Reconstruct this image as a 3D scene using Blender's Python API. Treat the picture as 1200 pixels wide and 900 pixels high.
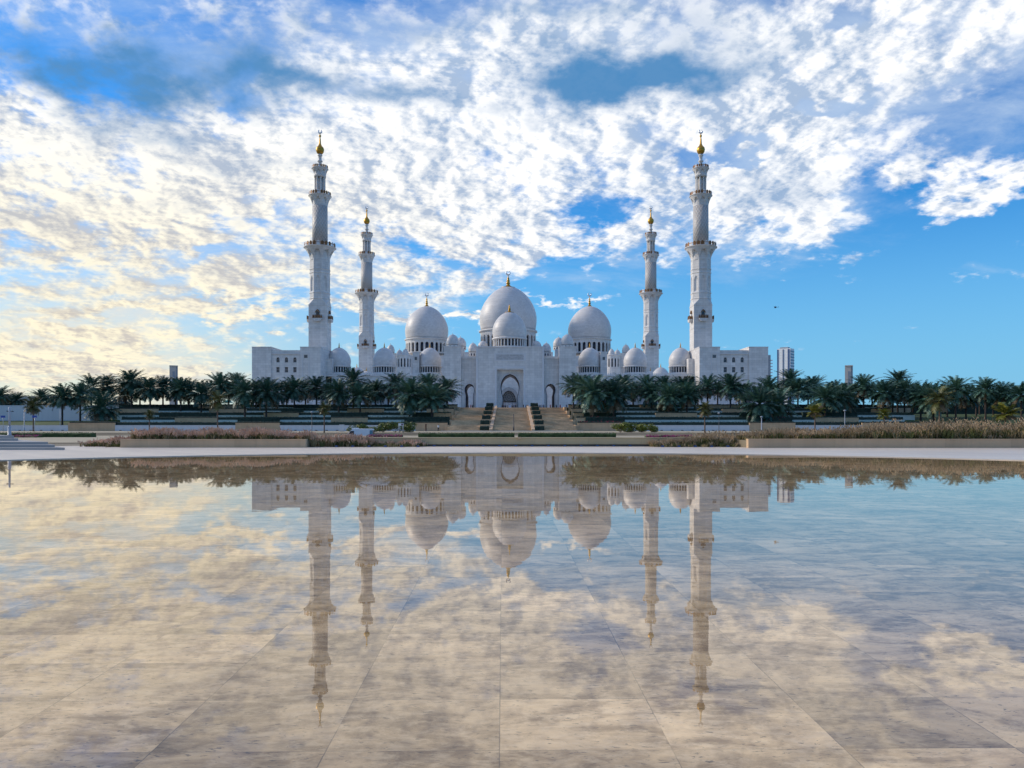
import bpy, bmesh, math, random
from math import sin, cos, pi, radians, sqrt, atan2, exp
from mathutils import Vector, Matrix

for o in list(bpy.data.objects):
    bpy.data.objects.remove(o)
scene = bpy.context.scene
COL = scene.collection
random.seed(7)

# ------------------------------------------------------------------ camera
EYE = 1.75
F = 900.0                      # focal length in pixels of the 1200 px wide photograph
HOR = 497.0
cam_d = bpy.data.cameras.new('camera')
cam_d.sensor_width = 36.0
cam_d.lens = 27.0
cam_d.shift_y = (HOR - 450.0) / 1200.0
cam_d.clip_start = 0.1
cam_d.clip_end = 20000.0
cam = bpy.data.objects.new('camera', cam_d)
COL.objects.link(cam)
cam.location = (0, 0, EYE)
cam.rotation_euler = (radians(90), 0, 0)
scene.camera = cam

# ------------------------------------------------------------------ light
SUN_EL, SUN_AZ = 27.0, -72.0      # azimuth measured from the view direction (+Y), negative = left
sun_d = bpy.data.lights.new('sun', 'SUN')
sun_d.energy = 3.2
sun_d.angle = radians(12.0)        # the sun stands behind broken cloud
sun_d.color = (1.0, 0.86, 0.68)
sun = bpy.data.objects.new('sun', sun_d)
COL.objects.link(sun)
sd = Vector((sin(radians(SUN_AZ)) * cos(radians(SUN_EL)), cos(radians(SUN_AZ)) * cos(radians(SUN_EL)), sin(radians(SUN_EL))))
sun.rotation_euler = sd.to_track_quat('Z', 'Y').to_euler()

vs = scene.view_settings
scene.display_settings.display_device = 'sRGB'
vs.view_transform = 'Standard'
vs.look = 'None'
vs.gamma = 1.0
vs.use_curve_mapping = False
vs.exposure = 0.06


class NT:
    """small helper around a node tree"""
    def __init__(self, tree):
        self.t = tree
        self.t.nodes.clear()

    def n(self, typ, **kw):
        nd = self.t.nodes.new(typ)
        for k, v in kw.items():
            setattr(nd, k, v)
        return nd

    def put(self, sock, v):
        if isinstance(v, bpy.types.NodeSocket):
            self.t.links.new(v, sock)
        elif v is not None:
            sock.default_value = v

    def m(self, op, a, b=None, c=None, clamp=False):
        nd = self.n('ShaderNodeMath', operation=op)
        nd.use_clamp = clamp
        self.put(nd.inputs[0], a)
        if b is not None:
            self.put(nd.inputs[1], b)
        if c is not None:
            self.put(nd.inputs[2], c)
        return nd.outputs[0]

    def v(self, op, a, b=None, out=0):
        nd = self.n('ShaderNodeVectorMath', operation=op)
        self.put(nd.inputs[0], a)
        if b is not None:
            if op == 'SCALE':
                self.put(nd.inputs['Scale'], b)
            else:
                self.put(nd.inputs[1], b)
        return nd.outputs[out]

    def xyz(self, x, y, z):
        nd = self.n('ShaderNodeCombineXYZ')
        for i, q in enumerate((x, y, z)):
            self.put(nd.inputs[i], q)
        return nd.outputs[0]

    def sep(self, v):
        nd = self.n('ShaderNodeSeparateXYZ')
        self.put(nd.inputs[0], v)
        return nd.outputs

    def noise(self, vec, scale, detail=4.0, rough=0.5, dist=0.0, out=0, lac=2.0):
        nd = self.n('ShaderNodeTexNoise')
        self.put(nd.inputs['Vector'], vec)
        self.put(nd.inputs['Scale'], scale)
        self.put(nd.inputs['Detail'], detail)
        self.put(nd.inputs['Roughness'], rough)
        self.put(nd.inputs['Lacunarity'], lac)
        self.put(nd.inputs['Distortion'], dist)
        return nd.outputs[out]

    def mix(self, f, a, b, blend='MIX'):
        nd = self.n('ShaderNodeMix', data_type='RGBA', blend_type=blend)
        nd.clamp_factor = True
        self.put(nd.inputs[0], f)
        for s, q in ((nd.inputs[6], a), (nd.inputs[7], b)):
            if isinstance(q, tuple) and len(q) == 3:
                q = (*q, 1.0)
            self.put(s, q)
        return nd.outputs[2]

    def smooth(self, x, a, b, lo=0.0, hi=1.0):
        nd = self.n('ShaderNodeMapRange', interpolation_type='SMOOTHSTEP')
        self.put(nd.inputs[0], x)
        for i, q in ((1, a), (2, b), (3, lo), (4, hi)):
            self.put(nd.inputs[i], q)
        return nd.outputs[0]

    def lin(self, x, a, b, lo=0.0, hi=1.0):
        nd = self.n('ShaderNodeMapRange')
        self.put(nd.inputs[0], x)
        for i, q in ((1, a), (2, b), (3, lo), (4, hi)):
            self.put(nd.inputs[i], q)
        return nd.outputs[0]


# ------------------------------------------------------------------ sky with broken cloud
world = bpy.data.worlds.new('World')
scene.world = world
world.use_nodes = True
W = NT(world.node_tree)
SKY_STRENGTH = 0.1

tc = W.n('ShaderNodeTexCoord').outputs['Generated']
dx, dy, dz = W.sep(tc)
zc = W.m('MAXIMUM', dz, 0.0)
az = W.m('MULTIPLY', W.m('ARCTAN2', dx, dy), 57.2958)
el = W.m('MULTIPLY', W.m('ARCSINE', dz), 57.2958)
inv = W.m('DIVIDE', 1.0, W.m('ADD', zc, 0.30))
plane = W.xyz(W.m('MULTIPLY', dx, inv), W.m('MULTIPLY', dy, inv), 0.0)
warp = W.noise(plane, 2.2, 3.0, 0.5, out=1)
warped = W.v('ADD', plane, W.v('SCALE', W.v('SUBTRACT', warp, (0.5, 0.5, 0.5)), 0.09))
# wander of the large masses, so that their edges are ragged
wz = W.noise(warped, 1.5, 6.0, 0.62, out=1)
wx, wy, _ = W.sep(W.v('SUBTRACT', wz, (0.5, 0.5, 0.5)))
wq = W.noise(W.v('ADD', plane, (3.1, 8.2, 1.0)), 4.2, 6.0, 0.6, out=1)
qx, qy, _ = W.sep(W.v('SUBTRACT', wq, (0.5, 0.5, 0.5)))
azel = W.xyz(W.m('ADD', az, W.m('ADD', W.m('MULTIPLY', wx, 9.0), W.m('MULTIPLY', qx, 13.0))), W.m('ADD', el, W.m('ADD', W.m('MULTIPLY', wy, 5.0), W.m('MULTIPLY', qy, 9.0))), 0.0)


def blob(px, py, rx, ry, amp):
    a = math.degrees(atan2(px - 600, F))
    d = sqrt(F * F + (px - 600) ** 2)
    e = math.degrees(atan2(HOR - py, d))
    ra, re = math.degrees(rx / F), math.degrees(ry / F)
    q = W.v('MULTIPLY', W.v('SUBTRACT', azel, (a, e, 0)), (1 / ra, 1 / re, 0))
    dd = W.v('DOT_PRODUCT', q, q, out=1)
    return W.m('MULTIPLY', W.m('EXPONENT', W.m('MULTIPLY', dd, -1.0)), amp)


def blobs(base, lst):
    s = base
    for b in lst:
        s = W.m('ADD', s, blob(*b))
    return s


away = W.smooth(W.m('ABSOLUTE', az), 42.0, 75.0)  # unseen cloud to the sides and rear, cover set for its light on the facade
high = W.smooth(el, 30.0, 45.0)
cov0 = W.m('ADD', W.m('MULTIPLY', away, 0.3), W.m('ADD', W.m('MULTIPLY', high, 0.9), -1.0))
COVER = [
    (150, 205, 400, 122, 2.3), (560, 180, 270, 115, 1.7), (850, 95, 300, 85, 1.55), (1120, 60, 240, 80, 0.85), (1060, 335, 260, 55, -0.9), (760, 345, 170, 30, -0.6),
    (600, 15, 800, 50, 0.6), (930, 235, 85, 50, 2.8), (1160, 207, 40, 17, 2.4), (1105, 196, 13, 10, 2.0),
    (640, 300, 130, 22, 1.3), (1070, 160, 120, 18, 0.9), (880, 225, 90, 45, 1.6),
    (268, 115, 20, 20, -2.3), (235, 285, 70, 10, -1.5), (330, 266, 45, 9, -1.2), (500, 296, 60, 14, -1.2), (120, 345, 200, 7, -0.6),
    (690, 245, 34, 34, -1.5), (862, 183, 75, 11, -3.0), (985, 27, 20, 12, -2.8), (970, 122, 34, 10, -2.6),
    (1130, 140, 70, 20, -1.8), (565, 188, 28, 20, -1.3), (1180, 100, 55, 14, -1.6), (520, 130, 40, 12, -0.8), (780, 150, 40, 16, -0.7),
    (20, 412, 170, 32, 3.0), (200, 352, 190, 8, 1.9), (60, 385, 100, 10, 1.4), (500, 362, 80, 6, 1.9), (655, 364, 60, 5, 1.6),
    (1160, 325, 100, 8, 1.4), (720, 280, 40, 9, 0.9), (300, 335, 120, 9, 0.9),
]
DARK = [
    (80, 60, 140, 34, 1.45), (290, 62, 50, 40, 0.8), (400, 108, 100, 20, 0.95), (500, 112, 50, 14, 0.6), (10, 95, 110, 22, 0.7), (200, 40, 80, 30, 0.5),
    (740, 102, 112, 28, 1.45), (690, 80, 60, 25, 0.6), (770, 62, 90, 30, 0.35), (640, 12, 110, 20, 0.7), (290, 215, 42, 16, 0.45),
    (935, 238, 80, 34, 0.42), (830, 20, 80, 22, 0.45), (480, 15, 80, 20, 0.5), (160, 150, 110, 22, 0.3), (1050, 110, 60, 16, 0.35), (860, 215, 50, 25, 0.3), (380, 20, 50, 20, 0.5),
]
cover = blobs(cov0, COVER)
dark = blobs(0.0, DARK)
n1 = W.noise(warped, 9.0, 4.0, 0.55)
n3 = W.noise(warped, 23.0, 8.0, 0.60)
n2 = W.noise(W.v('ADD', warped, (11.3, 4.7, 2.0)), 3.4, 6.0, 0.55)
nn = W.m('ADD', W.m('ADD', W.m('MULTIPLY', n1, 0.44), W.m('MULTIPLY', n3, 0.30)), W.m('MULTIPLY', n2, 0.26))
# the same field a step toward the sun: the difference lights the lumps from that side
tow = (sin(radians(SUN_AZ)), cos(radians(SUN_AZ)))
n1b = W.noise(W.v('ADD', warped, (tow[0] * 0.03, tow[1] * 0.03, 0.0)), 9.0, 4.0, 0.55)
n3b = W.noise(W.v('ADD', warped, (tow[0] * 0.011, tow[1] * 0.011, 0.0)), 23.0, 6.0, 0.58)
lit = W.m('ADD', W.m('MULTIPLY', W.m('SUBTRACT', n1, n1b), 0.9), W.m('MULTIPLY', W.m('SUBTRACT', n3, n3b), 0.9))
dens_raw = W.m('ADD', W.m('MULTIPLY', W.m('SUBTRACT', nn, 0.5), 9.0), cover)
dens = W.smooth(dens_raw, -0.5, 1.15)
fade = W.smooth(el, -0.5, 2.5)
dens = W.m('MULTIPLY', dens, fade)
thick = W.smooth(dens_raw, 0.7, 3.2)
shade = W.m('ADD', 0.33, W.m('MULTIPLY', thick, 0.22))
shade = W.m('SUBTRACT', shade, W.m('MULTIPLY', lit, 4.0))
shade = W.m('ADD', shade, W.m('MULTIPLY', W.m('SUBTRACT', n2, 0.5), 2.2))
shade = W.m('ADD', shade, 0.0, clamp=True)

sky = W.n('ShaderNodeTexSky', sky_type='NISHITA')
sky.sun_disc = False
sky.sun_elevation = radians(SUN_EL)
sky.sun_rotation = radians(SUN_AZ)
sky.altitude = 10
sky.air_density = 1.0
sky.dust_density = 0.25
sky.ozone_density = 3.0
hsv = W.n('ShaderNodeHueSaturation')
hsv.inputs['Saturation'].default_value = 1.3
hsv.inputs['Value'].default_value = 1.0
W.put(hsv.inputs['Color'], sky.outputs[0])
skyc = W.v('MULTIPLY', hsv.outputs[0], (0.40, 1.24, 1.64))
# pale air low down: cream on the sun's side, light blue on the other
lowair = W.smooth(el, 19.0, 0.0)
lowcol = W.mix(W.smooth(az, 0.0, -32.0), (2.2, 4.9, 7.7), (8.2, 7.5, 5.9))
skyc = W.mix(W.m('MULTIPLY', lowair, 0.85), skyc, lowcol)

warm = W.m('MULTIPLY', W.smooth(az, 10.0, -28.0), W.smooth(el, 25.0, 6.0))
bright = W.mix(warm, (10.6, 10.6, 10.6), (10.2, 9.3, 7.0))
shadow = W.mix(warm, (3.9, 5.1, 7.0), (6.2, 5.8, 5.3))
cl = W.mix(shade, bright, shadow)
darkf = W.smooth(W.m('ADD', dark, W.m('ADD', W.m('MULTIPLY', W.m('SUBTRACT', n1, 0.5), 1.7), W.m('MULTIPLY', W.m('SUBTRACT', n3, 0.5), 1.0))), 0.05, 1.5)
cl = W.mix(W.m('MULTIPLY', darkf, 0.97), cl, (0.7, 2.5, 5.2))
# a thin high veil under the puffs, streaked and half transparent
nv = W.noise(W.v('MULTIPLY', warped, (0.8, 1.5, 1.0)), 2.1, 8.0, 0.66, 0.5)
veilcov = blobs(0.0, [(300, 60, 420, 120, 0.7), (60, 405, 190, 55, 1.3), (760, 60, 330, 100, 0.85), (930, 238, 90, 42, 0.5), (1080, 90, 220, 90, 0.6), (300, 270, 420, 80, 0.5), (900, 230, 150, 60, 0.6), (600, 330, 300, 20, 0.3), (1150, 325, 110, 12, 0.35)])
veil = W.m('MULTIPLY', W.smooth(W.m('ADD', W.m('MULTIPLY', W.m('SUBTRACT', nv, 0.5), 2.2), veilcov), 0.2, 1.2), 0.72)
veilcol = W.mix(warm, (5.6, 6.9, 8.6), (8.2, 7.8, 6.9))
veilcol = W.mix(W.m('MULTIPLY', darkf, 0.85), veilcol, (0.7, 2.5, 5.2))
skyv = W.mix(veil, skyc, veilcol)
final = W.mix(dens, skyv, cl)
bg = W.n('ShaderNodeBackground')
W.put(bg.inputs['Color'], final)
bg.inputs['Strength'].default_value = SKY_STRENGTH
W.t.links.new(bg.outputs[0], W.n('ShaderNodeOutputWorld').inputs[0])
world.cycles.sampling_method = 'MANUAL'
world.cycles.sample_map_resolution = 1024

scene.cycles.max_bounces = 6
scene.cycles.diffuse_bounces = 3
scene.cycles.glossy_bounces = 3
scene.cycles.transmission_bounces = 4
scene.cycles.transparent_max_bounces = 8
scene.cycles.sample_clamp_indirect = 4.0
scene.cycles.use_denoising = True
scene.cycles.caustics_reflective = False
scene.cycles.caustics_refractive = False


# ------------------------------------------------------------------ materials
def rgb(c):
    return (*c, 1.0) if len(c) == 3 else c


def material(name):
    mt = bpy.data.materials.new(name)
    mt.use_nodes = True
    t = NT(mt.node_tree)
    out = t.n('ShaderNodeOutputMaterial')
    b = t.n('ShaderNodeBsdfPrincipled')
    t.t.links.new(b.outputs[0], out.inputs[0])
    return mt, t, b, out


def mat_plain(name, c, rough=0.6, metal=0.0, var=0.15, scale=3.0, bump=0.0, spec=0.4):
    mt, t, b, _ = material(name)
    co = t.n('ShaderNodeTexCoord').outputs['Object']
    nz = t.noise(co, scale, 5.0, 0.6)
    k = t.lin(nz, 0.3, 0.7, 1 - var, 1 + var)
    cc = t.v('SCALE', rgb(c)[:3], k)
    t.put(b.inputs['Base Color'], cc)
    b.inputs['Roughness'].default_value = rough
    b.inputs['Metallic'].default_value = metal
    b.inputs['Specular IOR Level'].default_value = spec
    if bump:
        bp = t.n('ShaderNodeBump')
        bp.inputs['Strength'].default_value = bump
        t.put(bp.inputs['Height'], nz)
        t.put(b.inputs['Normal'], bp.outputs[0])
    return mt


def mat_stone(name, c, course=0.8, length=1.6, joint=0.85, var=0.06, rough=0.45, jw=0.04, stain=0.10, streak=0.0):
    """cut stone in courses; joints follow object height, so the courses run round domes and towers too"""
    mt, t, b, _ = material(name)
    co = t.n('ShaderNodeTexCoord').outputs['Object']
    x, y, z = t.sep(co)
    row = t.m('FLOOR', t.m('DIVIDE', z, course))
    fz = t.m('FRACT', t.m('DIVIDE', z, course))
    h = t.m('ADD', t.m('ADD', x, y), t.m('MULTIPLY', row, length * 0.5))
    col_ = t.m('FLOOR', t.m('DIVIDE', h, length))
    fh = t.m('FRACT', t.m('DIVIDE', h, length))
    wn = t.n('ShaderNodeTexWhiteNoise', noise_dimensions='2D')
    t.put(wn.inputs['Vector'], t.xyz(row, col_, 0.0))
    per = t.lin(wn.outputs[0], 0.0, 1.0, 1 - var, 1 + var)
    j = t.m('MAXIMUM', t.m('LESS_THAN', fz, jw), t.m('LESS_THAN', fh, jw * course / length))
    jf = t.lin(j, 0, 1, 1.0, joint)
    big = t.noise(co, 0.12, 5.0, 0.6)
    st = t.lin(big, 0.3, 0.7, 1 - stain, 1 + stain * 0.5)
    k = t.m('MULTIPLY', t.m('MULTIPLY', per, jf), st)
    if streak:
        sv = t.noise(t.v('MULTIPLY', co, (1.0, 1.0, 0.06)), 0.9, 4.0, 0.6)
        k = t.m('MULTIPLY', k, t.lin(sv, 0.35, 0.7, 1 + streak * 0.3, 1 - streak))
    t.put(b.inputs['Base Color'], t.v('SCALE', rgb(c)[:3], k))
    b.inputs['Roughness'].default_value = rough
    b.inputs['Specular IOR Level'].default_value = 0.3
    return mt


def link(o, parent=None):
    COL.objects.link(o)
    if parent is not None:
        o.parent = parent
    return o


def tag(o, label=None, cat=None, group=None, kind=None):
    if label:
        o['label'] = label
    if cat:
        o['category'] = cat
    if group:
        o['group'] = group
    if kind or cat:
        o['kind'] = kind or 'thing'
    return o


def empty(name, loc=(0, 0, 0), rz=0.0, label=None, cat=None, group=None):
    o = bpy.data.objects.new(name, None)
    o.empty_display_size = 0.5
    o.location = loc
    o.rotation_euler = (0, 0, rz)
    link(o)
    return tag(o, label, cat, group)


class MB:
    """collects shapes, then builds ONE mesh object"""
    def __init__(self):
        self.v = []
        self.f = []
        self.mi = []
        self.sm = []

    def add(self, vs_, fs, mi=0, smooth=False):
        k = len(self.v)
        self.v.extend([tuple(p) for p in vs_])
        for f in fs:
            self.f.append(tuple(i + k for i in f))
            self.mi.append(mi)
            self.sm.append(smooth)
        return self

    def box(self, x0, x1, y0, y1, z0, z1, mi=0):
        vs_ = [(x0, y0, z0), (x1, y0, z0), (x1, y1, z0), (x0, y1, z0), (x0, y0, z1), (x1, y0, z1), (x1, y1, z1), (x0, y1, z1)]
        return self.add(vs_, [(0, 3, 2, 1), (4, 5, 6, 7), (0, 1, 5, 4), (1, 2, 6, 5), (2, 3, 7, 6), (3, 0, 4, 7)], mi)

    def prism_y(self, poly, y0, y1, mi=0, M=None):
        """polygon in (x, z), counter-clockwise seen from -Y, extruded along y"""
        n = len(poly)
        a = [(p[0], y0, p[1]) for p in poly]
        b = [(p[0], y1, p[1]) for p in poly]
        vs_ = a + b
        if M is not None:
            vs_ = [tuple(M @ Vector(q)) for q in vs_]
        fs = [tuple(range(n)), tuple(range(2 * n - 1, n - 1, -1))]
        for i in range(n):
            j = (i + 1) % n
            fs.append((i, i + n, j + n, j))
        return self.add(vs_, fs, mi)

    def prism_x(self, poly, x0, x1, mi=0):
        """polygon in (y, z) extruded along x"""
        n = len(poly)
        vs_ = [(x0, p[0], p[1]) for p in poly] + [(x1, p[0], p[1]) for p in poly]
        fs = [tuple(range(n - 1, -1, -1)), tuple(range(n, 2 * n))]
        for i in range(n):
            j = (i + 1) % n
            fs.append((i, j, j + n, i + n))
        return self.add(vs_, fs, mi)

    def prism_z(self, poly, z0, z1, mi=0):
        n = len(poly)
        vs_ = [(p[0], p[1], z0) for p in poly] + [(p[0], p[1], z1) for p in poly]
        fs = [tuple(range(n - 1, -1, -1)), tuple(range(n, 2 * n))]
        for i in range(n):
            j = (i + 1) % n
            fs.append((i, j, j + n, i + n))
        return self.add(vs_, fs, mi)

    def lathe(self, prof, seg=32, c=(0, 0, 0), mi=0, smooth=True, caps=True, rot=0.0, sq=1.0):
        """prof: list of (r, z) going up"""
        vs_, fs = [], []
        for r, z in prof:
            for i in range(seg):
                a = rot + 2 * pi * i / seg
                vs_.append((c[0] + r * cos(a), c[1] + r * sin(a), c[2] + z))
        for k in range(len(prof) - 1):
            for i in range(seg):
                j = (i + 1) % seg
                fs.append((k * seg + i, k * seg + j, (k + 1) * seg + j, (k + 1) * seg + i))
        self.add(vs_, fs, mi, smooth)
        if caps:
            n0 = len(self.v) - len(vs_)
            self.f.append(tuple(n0 + i for i in range(seg - 1, -1, -1)))
            self.f.append(tuple(n0 + (len(prof) - 1) * seg + i for i in range(seg)))
            self.mi += [mi, mi]
            self.sm += [False, False]
        return self

    def tube(self, pts, rads, seg=8, mi=0, smooth=True):
        rings = []
        vs_, fs = [], []
        pts = [Vector(p) for p in pts]
        for i, p in enumerate(pts):
            d = (pts[min(i + 1, len(pts) - 1)] - pts[max(i - 1, 0)]).normalized()
            u = d.cross(Vector((0, 1, 0)) if abs(d.y) < 0.9 else Vector((1, 0, 0))).normalized()
            w = d.cross(u)
            r = rads[i] if isinstance(rads, (list, tuple)) else rads
            for k in range(seg):
                a = 2 * pi * k / seg
                vs_.append(p + r * (cos(a) * u + sin(a) * w))
        for i in range(len(pts) - 1):
            for k in range(seg):
                j = (k + 1) % seg
                fs.append((i * seg + k, (i + 1) * seg + k, (i + 1) * seg + j, i * seg + j))
        fs.append(tuple(range(seg)))
        fs.append(tuple((len(pts) - 1) * seg + k for k in range(seg - 1, -1, -1)))
        return self.add(vs_, fs, mi, smooth)

    def build(self, name, mats, parent=None, fix=True):
        me = bpy.data.meshes.new(name)
        me.from_pydata(self.v, [], self.f)
        if not isinstance(mats, (list, tuple)):
            mats = [mats]
        for q in mats:
            me.materials.append(q)
        me.polygons.foreach_set('material_index', self.mi)
        me.polygons.foreach_set('use_smooth', self.sm)
        if fix:
            bm = bmesh.new()
            bm.from_mesh(me)
            bmesh.ops.recalc_face_normals(bm, faces=bm.faces)
            bm.to_mesh(me)
            bm.free()
        me.update()
        o = bpy.data.objects.new(name, me)
        return link(o, parent)


def at(px, py, Y):
    """point at depth Y that the photograph shows at pixel (px, py)"""
    return ((px - 600) / F * Y, Y, EYE + (HOR - py) / F * Y)


def X(px, Y):
    return (px - 600) / F * Y


def Z(py, Y):
    return EYE + (HOR - py) / F * Y


M = {}
M['white_marble'] = mat_stone('white_marble', (0.70, 0.67, 0.64), 0.9, 1.8, 0.80, 0.08, 0.5, 0.07, 0.10, 0.10)
M['dome_marble'] = mat_stone('dome_marble', (0.635, 0.615, 0.60), 0.62, 1.24, 0.84, 0.07, 0.45, 0.09, 0.09)
M['white_paint'] = mat_plain('white_paint', (0.78, 0.78, 0.78), 0.5, 0, 0.04, 0.4)

# ------------------------------------------------------------------ pool, paving, ground
POOL_R, POOL_Y = 36.0, 10.3


def mat_pool_floor():
    mt, t, b, _ = material('wet_travertine')
    co = t.n('ShaderNodeTexCoord').outputs['Object']
    rot = t.n('ShaderNodeVectorRotate', rotation_type='Z_AXIS')
    t.put(rot.inputs['Vector'], co)
    rot.inputs['Angle'].default_value = radians(-0.7)
    x, y, z = t.sep(rot.outputs[0])
    sx, sy = 0.945, 0.78
    ux = t.m('DIVIDE', t.m('ADD', x, 0.143), sx)
    uy = t.m('DIVIDE', t.m('ADD', y, -4.19 + 10.3), sy)
    cx, cy = t.m('FLOOR', ux), t.m('FLOOR', uy)
    fx, fy = t.m('FRACT', ux), t.m('FRACT', uy)
    wn = t.n('ShaderNodeTexWhiteNoise', noise_dimensions='2D')
    t.put(wn.inputs['Vector'], t.xyz(cx, cy, 0))
    r1 = wn.outputs[0]
    rr = wn.outputs[1]
    # each slab is cut from another part of the block
    pos = t.v('ADD', co, t.v('SCALE', rr, 37.0))
    st = t.v('MULTIPLY', pos, (0.75, 1.35, 1.0))
    big = t.noise(st, 1.9, 9.0, 0.66, 0.6)
    fine = t.noise(st, 9.0, 8.0, 0.7, 0.5)
    pit = t.noise(t.v('MULTIPLY', pos, (0.7, 1.8, 1.0)), 24.0, 6.0, 0.6, 0.6)
    patch = t.noise(co, 0.35, 4.0, 0.55)
    base = t.mix(t.smooth(big, 0.34, 0.66), (0.27, 0.170, 0.088), (0.72, 0.50, 0.275))
    base = t.mix(t.smooth(fine, 0.42, 0.68, 0, 0.55), base, (0.78, 0.58, 0.36))
    base = t.mix(t.smooth(pit, 0.58, 0.68, 0, 0.75), base, (0.10, 0.075, 0.055))
    base = t.v('SCALE', base, t.m('MULTIPLY', t.lin(r1, 0, 1, 0.80, 1.16), t.lin(patch, 0.35, 0.65, 0.82, 1.12)))
    wob = t.m('MULTIPLY', t.m('SUBTRACT', t.noise(co, 9.0, 3.0), 0.5), 0.004)
    ex = t.m('MULTIPLY', t.m('MINIMUM', fx, t.m('SUBTRACT', 1.0, fx)), sx)
    ey = t.m('MULTIPLY', t.m('MINIMUM', fy, t.m('SUBTRACT', 1.0, fy)), sy)
    jx = t.smooth(t.m('ADD', ex, wob), 0.0018, 0.0045, 1.0, 0.0)
    jy = t.smooth(t.m('ADD', ey, wob), 0.0015, 0.0045, 0.7, 0.0)
    j = t.m('MAXIMUM', jx, jy)
    j = t.m('MULTIPLY', j, t.smooth(t.noise(co, 1.1, 3.0), 0.36, 0.6, 0.25, 1.0))
    base = t.mix(t.m('MULTIPLY', j, 0.62), base, (0.07, 0.055, 0.045))
    t.put(b.inputs['Base Color'], base)
    b.inputs['Roughness'].default_value = 0.5
    b.inputs['Specular IOR Level'].default_value = 0.0
    return mt


def mat_water():
    mt, t, b, out = material('still_water')
    t.t.nodes.remove(b)
    co = t.n('ShaderNodeTexCoord').outputs['Object']
    w1 = t.noise(t.v('MULTIPLY', co, (0.5, 1.0, 1.0)), 2.2, 3.0, 0.5)
    w2 = t.noise(t.v('MULTIPLY', co, (0.4, 1.0, 1.0)), 0.45, 2.0, 0.5)
    hh = t.m('ADD', t.m('MULTIPLY', w1, 0.0005), t.m('MULTIPLY', w2, 0.0015))
    bp = t.n('ShaderNodeBump')
    bp.inputs['Strength'].default_value = 1.0
    bp.inputs['Distance'].default_value = 1.0
    t.put(bp.inputs['Height'], hh)
    fr = t.n('ShaderNodeFresnel')
    fr.inputs['IOR'].default_value = 1.56
    gl = t.n('ShaderNodeBsdfGlossy')
    gl.inputs['Roughness'].default_value = 0.0
    gl.inputs['Color'].default_value = (1.0, 0.955, 0.90, 1)
    t.put(gl.inputs['Normal'], bp.outputs[0])
    tr = t.n('ShaderNodeBsdfTransparent')
    tr.inputs['Color'].default_value = (0.98, 0.98, 0.97, 1)
    mx = t.n('ShaderNodeMixShader')
    geo = t.n('ShaderNodeNewGeometry')
    t.put(mx.inputs[0], t.m('MULTIPLY', fr.outputs[0], t.m('SUBTRACT', 1.0, geo.outputs['Backfacing'])))
    t.t.links.new(tr.outputs[0], mx.inputs[1])
    t.t.links.new(gl.outputs[0], mx.inputs[2])
    t.t.links.new(mx.outputs[0], out.inputs[0])
    return mt


def disc(name, mat, r, cy, z, seg=160):
    mb = MB()
    mb.add([(r * cos(2 * pi * i / seg), r * sin(2 * pi * i / seg), 0) for i in range(seg)], [tuple(range(seg))])
    o = mb.build(name, mat, fix=False)
    o.location = (0, cy, z)
    return o


M['pool_floor'] = mat_pool_floor()
M['water'] = mat_water()
o = disc('pool_floor', M['pool_floor'], POOL_R + 0.15, POOL_Y, -0.030)
tag(o, kind='structure')
o = disc('pool_water', M['water'], POOL_R + 0.02, POOL_Y, 0.0)
tag(o, kind='structure')

# ------------------------------------------------------------------ paving and ground
M['paving'] = mat_stone('pale_paving', (0.70, 0.60, 0.49), 50.0, 1.2, 0.93, 0.05, 0.4, 0.0008, 0.12)
M['grey_stone'] = mat_stone('grey_stone', (0.40, 0.385, 0.37), 0.16, 1.8, 0.9, 0.05, 0.6, 0.05, 0.15)
M['beige_stone'] = mat_stone('beige_stone', (0.62, 0.43, 0.265), 0.8, 1.6, 0.88, 0.07, 0.6, 0.02, 0.15, 0.12)
M['tan_wall'] = mat_stone('tan_wall', (0.56, 0.43, 0.25), 5.0, 4.1, 0.8, 0.03, 0.7, 0.004, 0.10, 0.06)
M['travertine'] = mat_stone('travertine', (0.68, 0.49, 0.30), 0.467, 2.4, 0.75, 0.16, 0.6, 0.08, 0.28, 0.2)
M['pale_wall'] = mat_stone('pale_wall', (0.56, 0.64, 0.62), 3.0, 3.0, 0.9, 0.03, 0.6, 0.01, 0.1)
M['white_wall'] = mat_stone('white_wall', (0.66, 0.67, 0.70), 9.0, 6.0, 0.9, 0.02, 0.6, 0.003, 0.07, 0.06)
M['earth'] = mat_plain('earth', (0.20, 0.165, 0.11), 0.9, 0, 0.25, 0.2)
M['sand_verge'] = mat_plain('sand_verge', (0.40, 0.34, 0.235), 0.9, 0, 0.12, 0.3)
M['lawn'] = mat_plain('lawn', (0.055, 0.085, 0.02), 0.9, 0, 0.35, 0.25)
M['asphalt'] = mat_plain('asphalt', (0.05, 0.05, 0.052), 0.85, 0, 0.15, 1.5)
M['kerb'] = mat_plain('kerb', (0.5, 0.48, 0.44), 0.8, 0, 0.1, 1.0)
M['yellow_paint'] = mat_plain('yellow_paint', (0.7, 0.5, 0.08), 0.7, 0, 0.1, 2.0)
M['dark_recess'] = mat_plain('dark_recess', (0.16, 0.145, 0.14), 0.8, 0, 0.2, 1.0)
M['dark_metal'] = mat_plain('dark_metal', (0.06, 0.06, 0.07), 0.5, 0.3, 0.1, 2.0)
M['grey_metal'] = mat_plain('grey_metal', (0.40, 0.42, 0.45), 0.4, 0.5, 0.1, 2.0)

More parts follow.
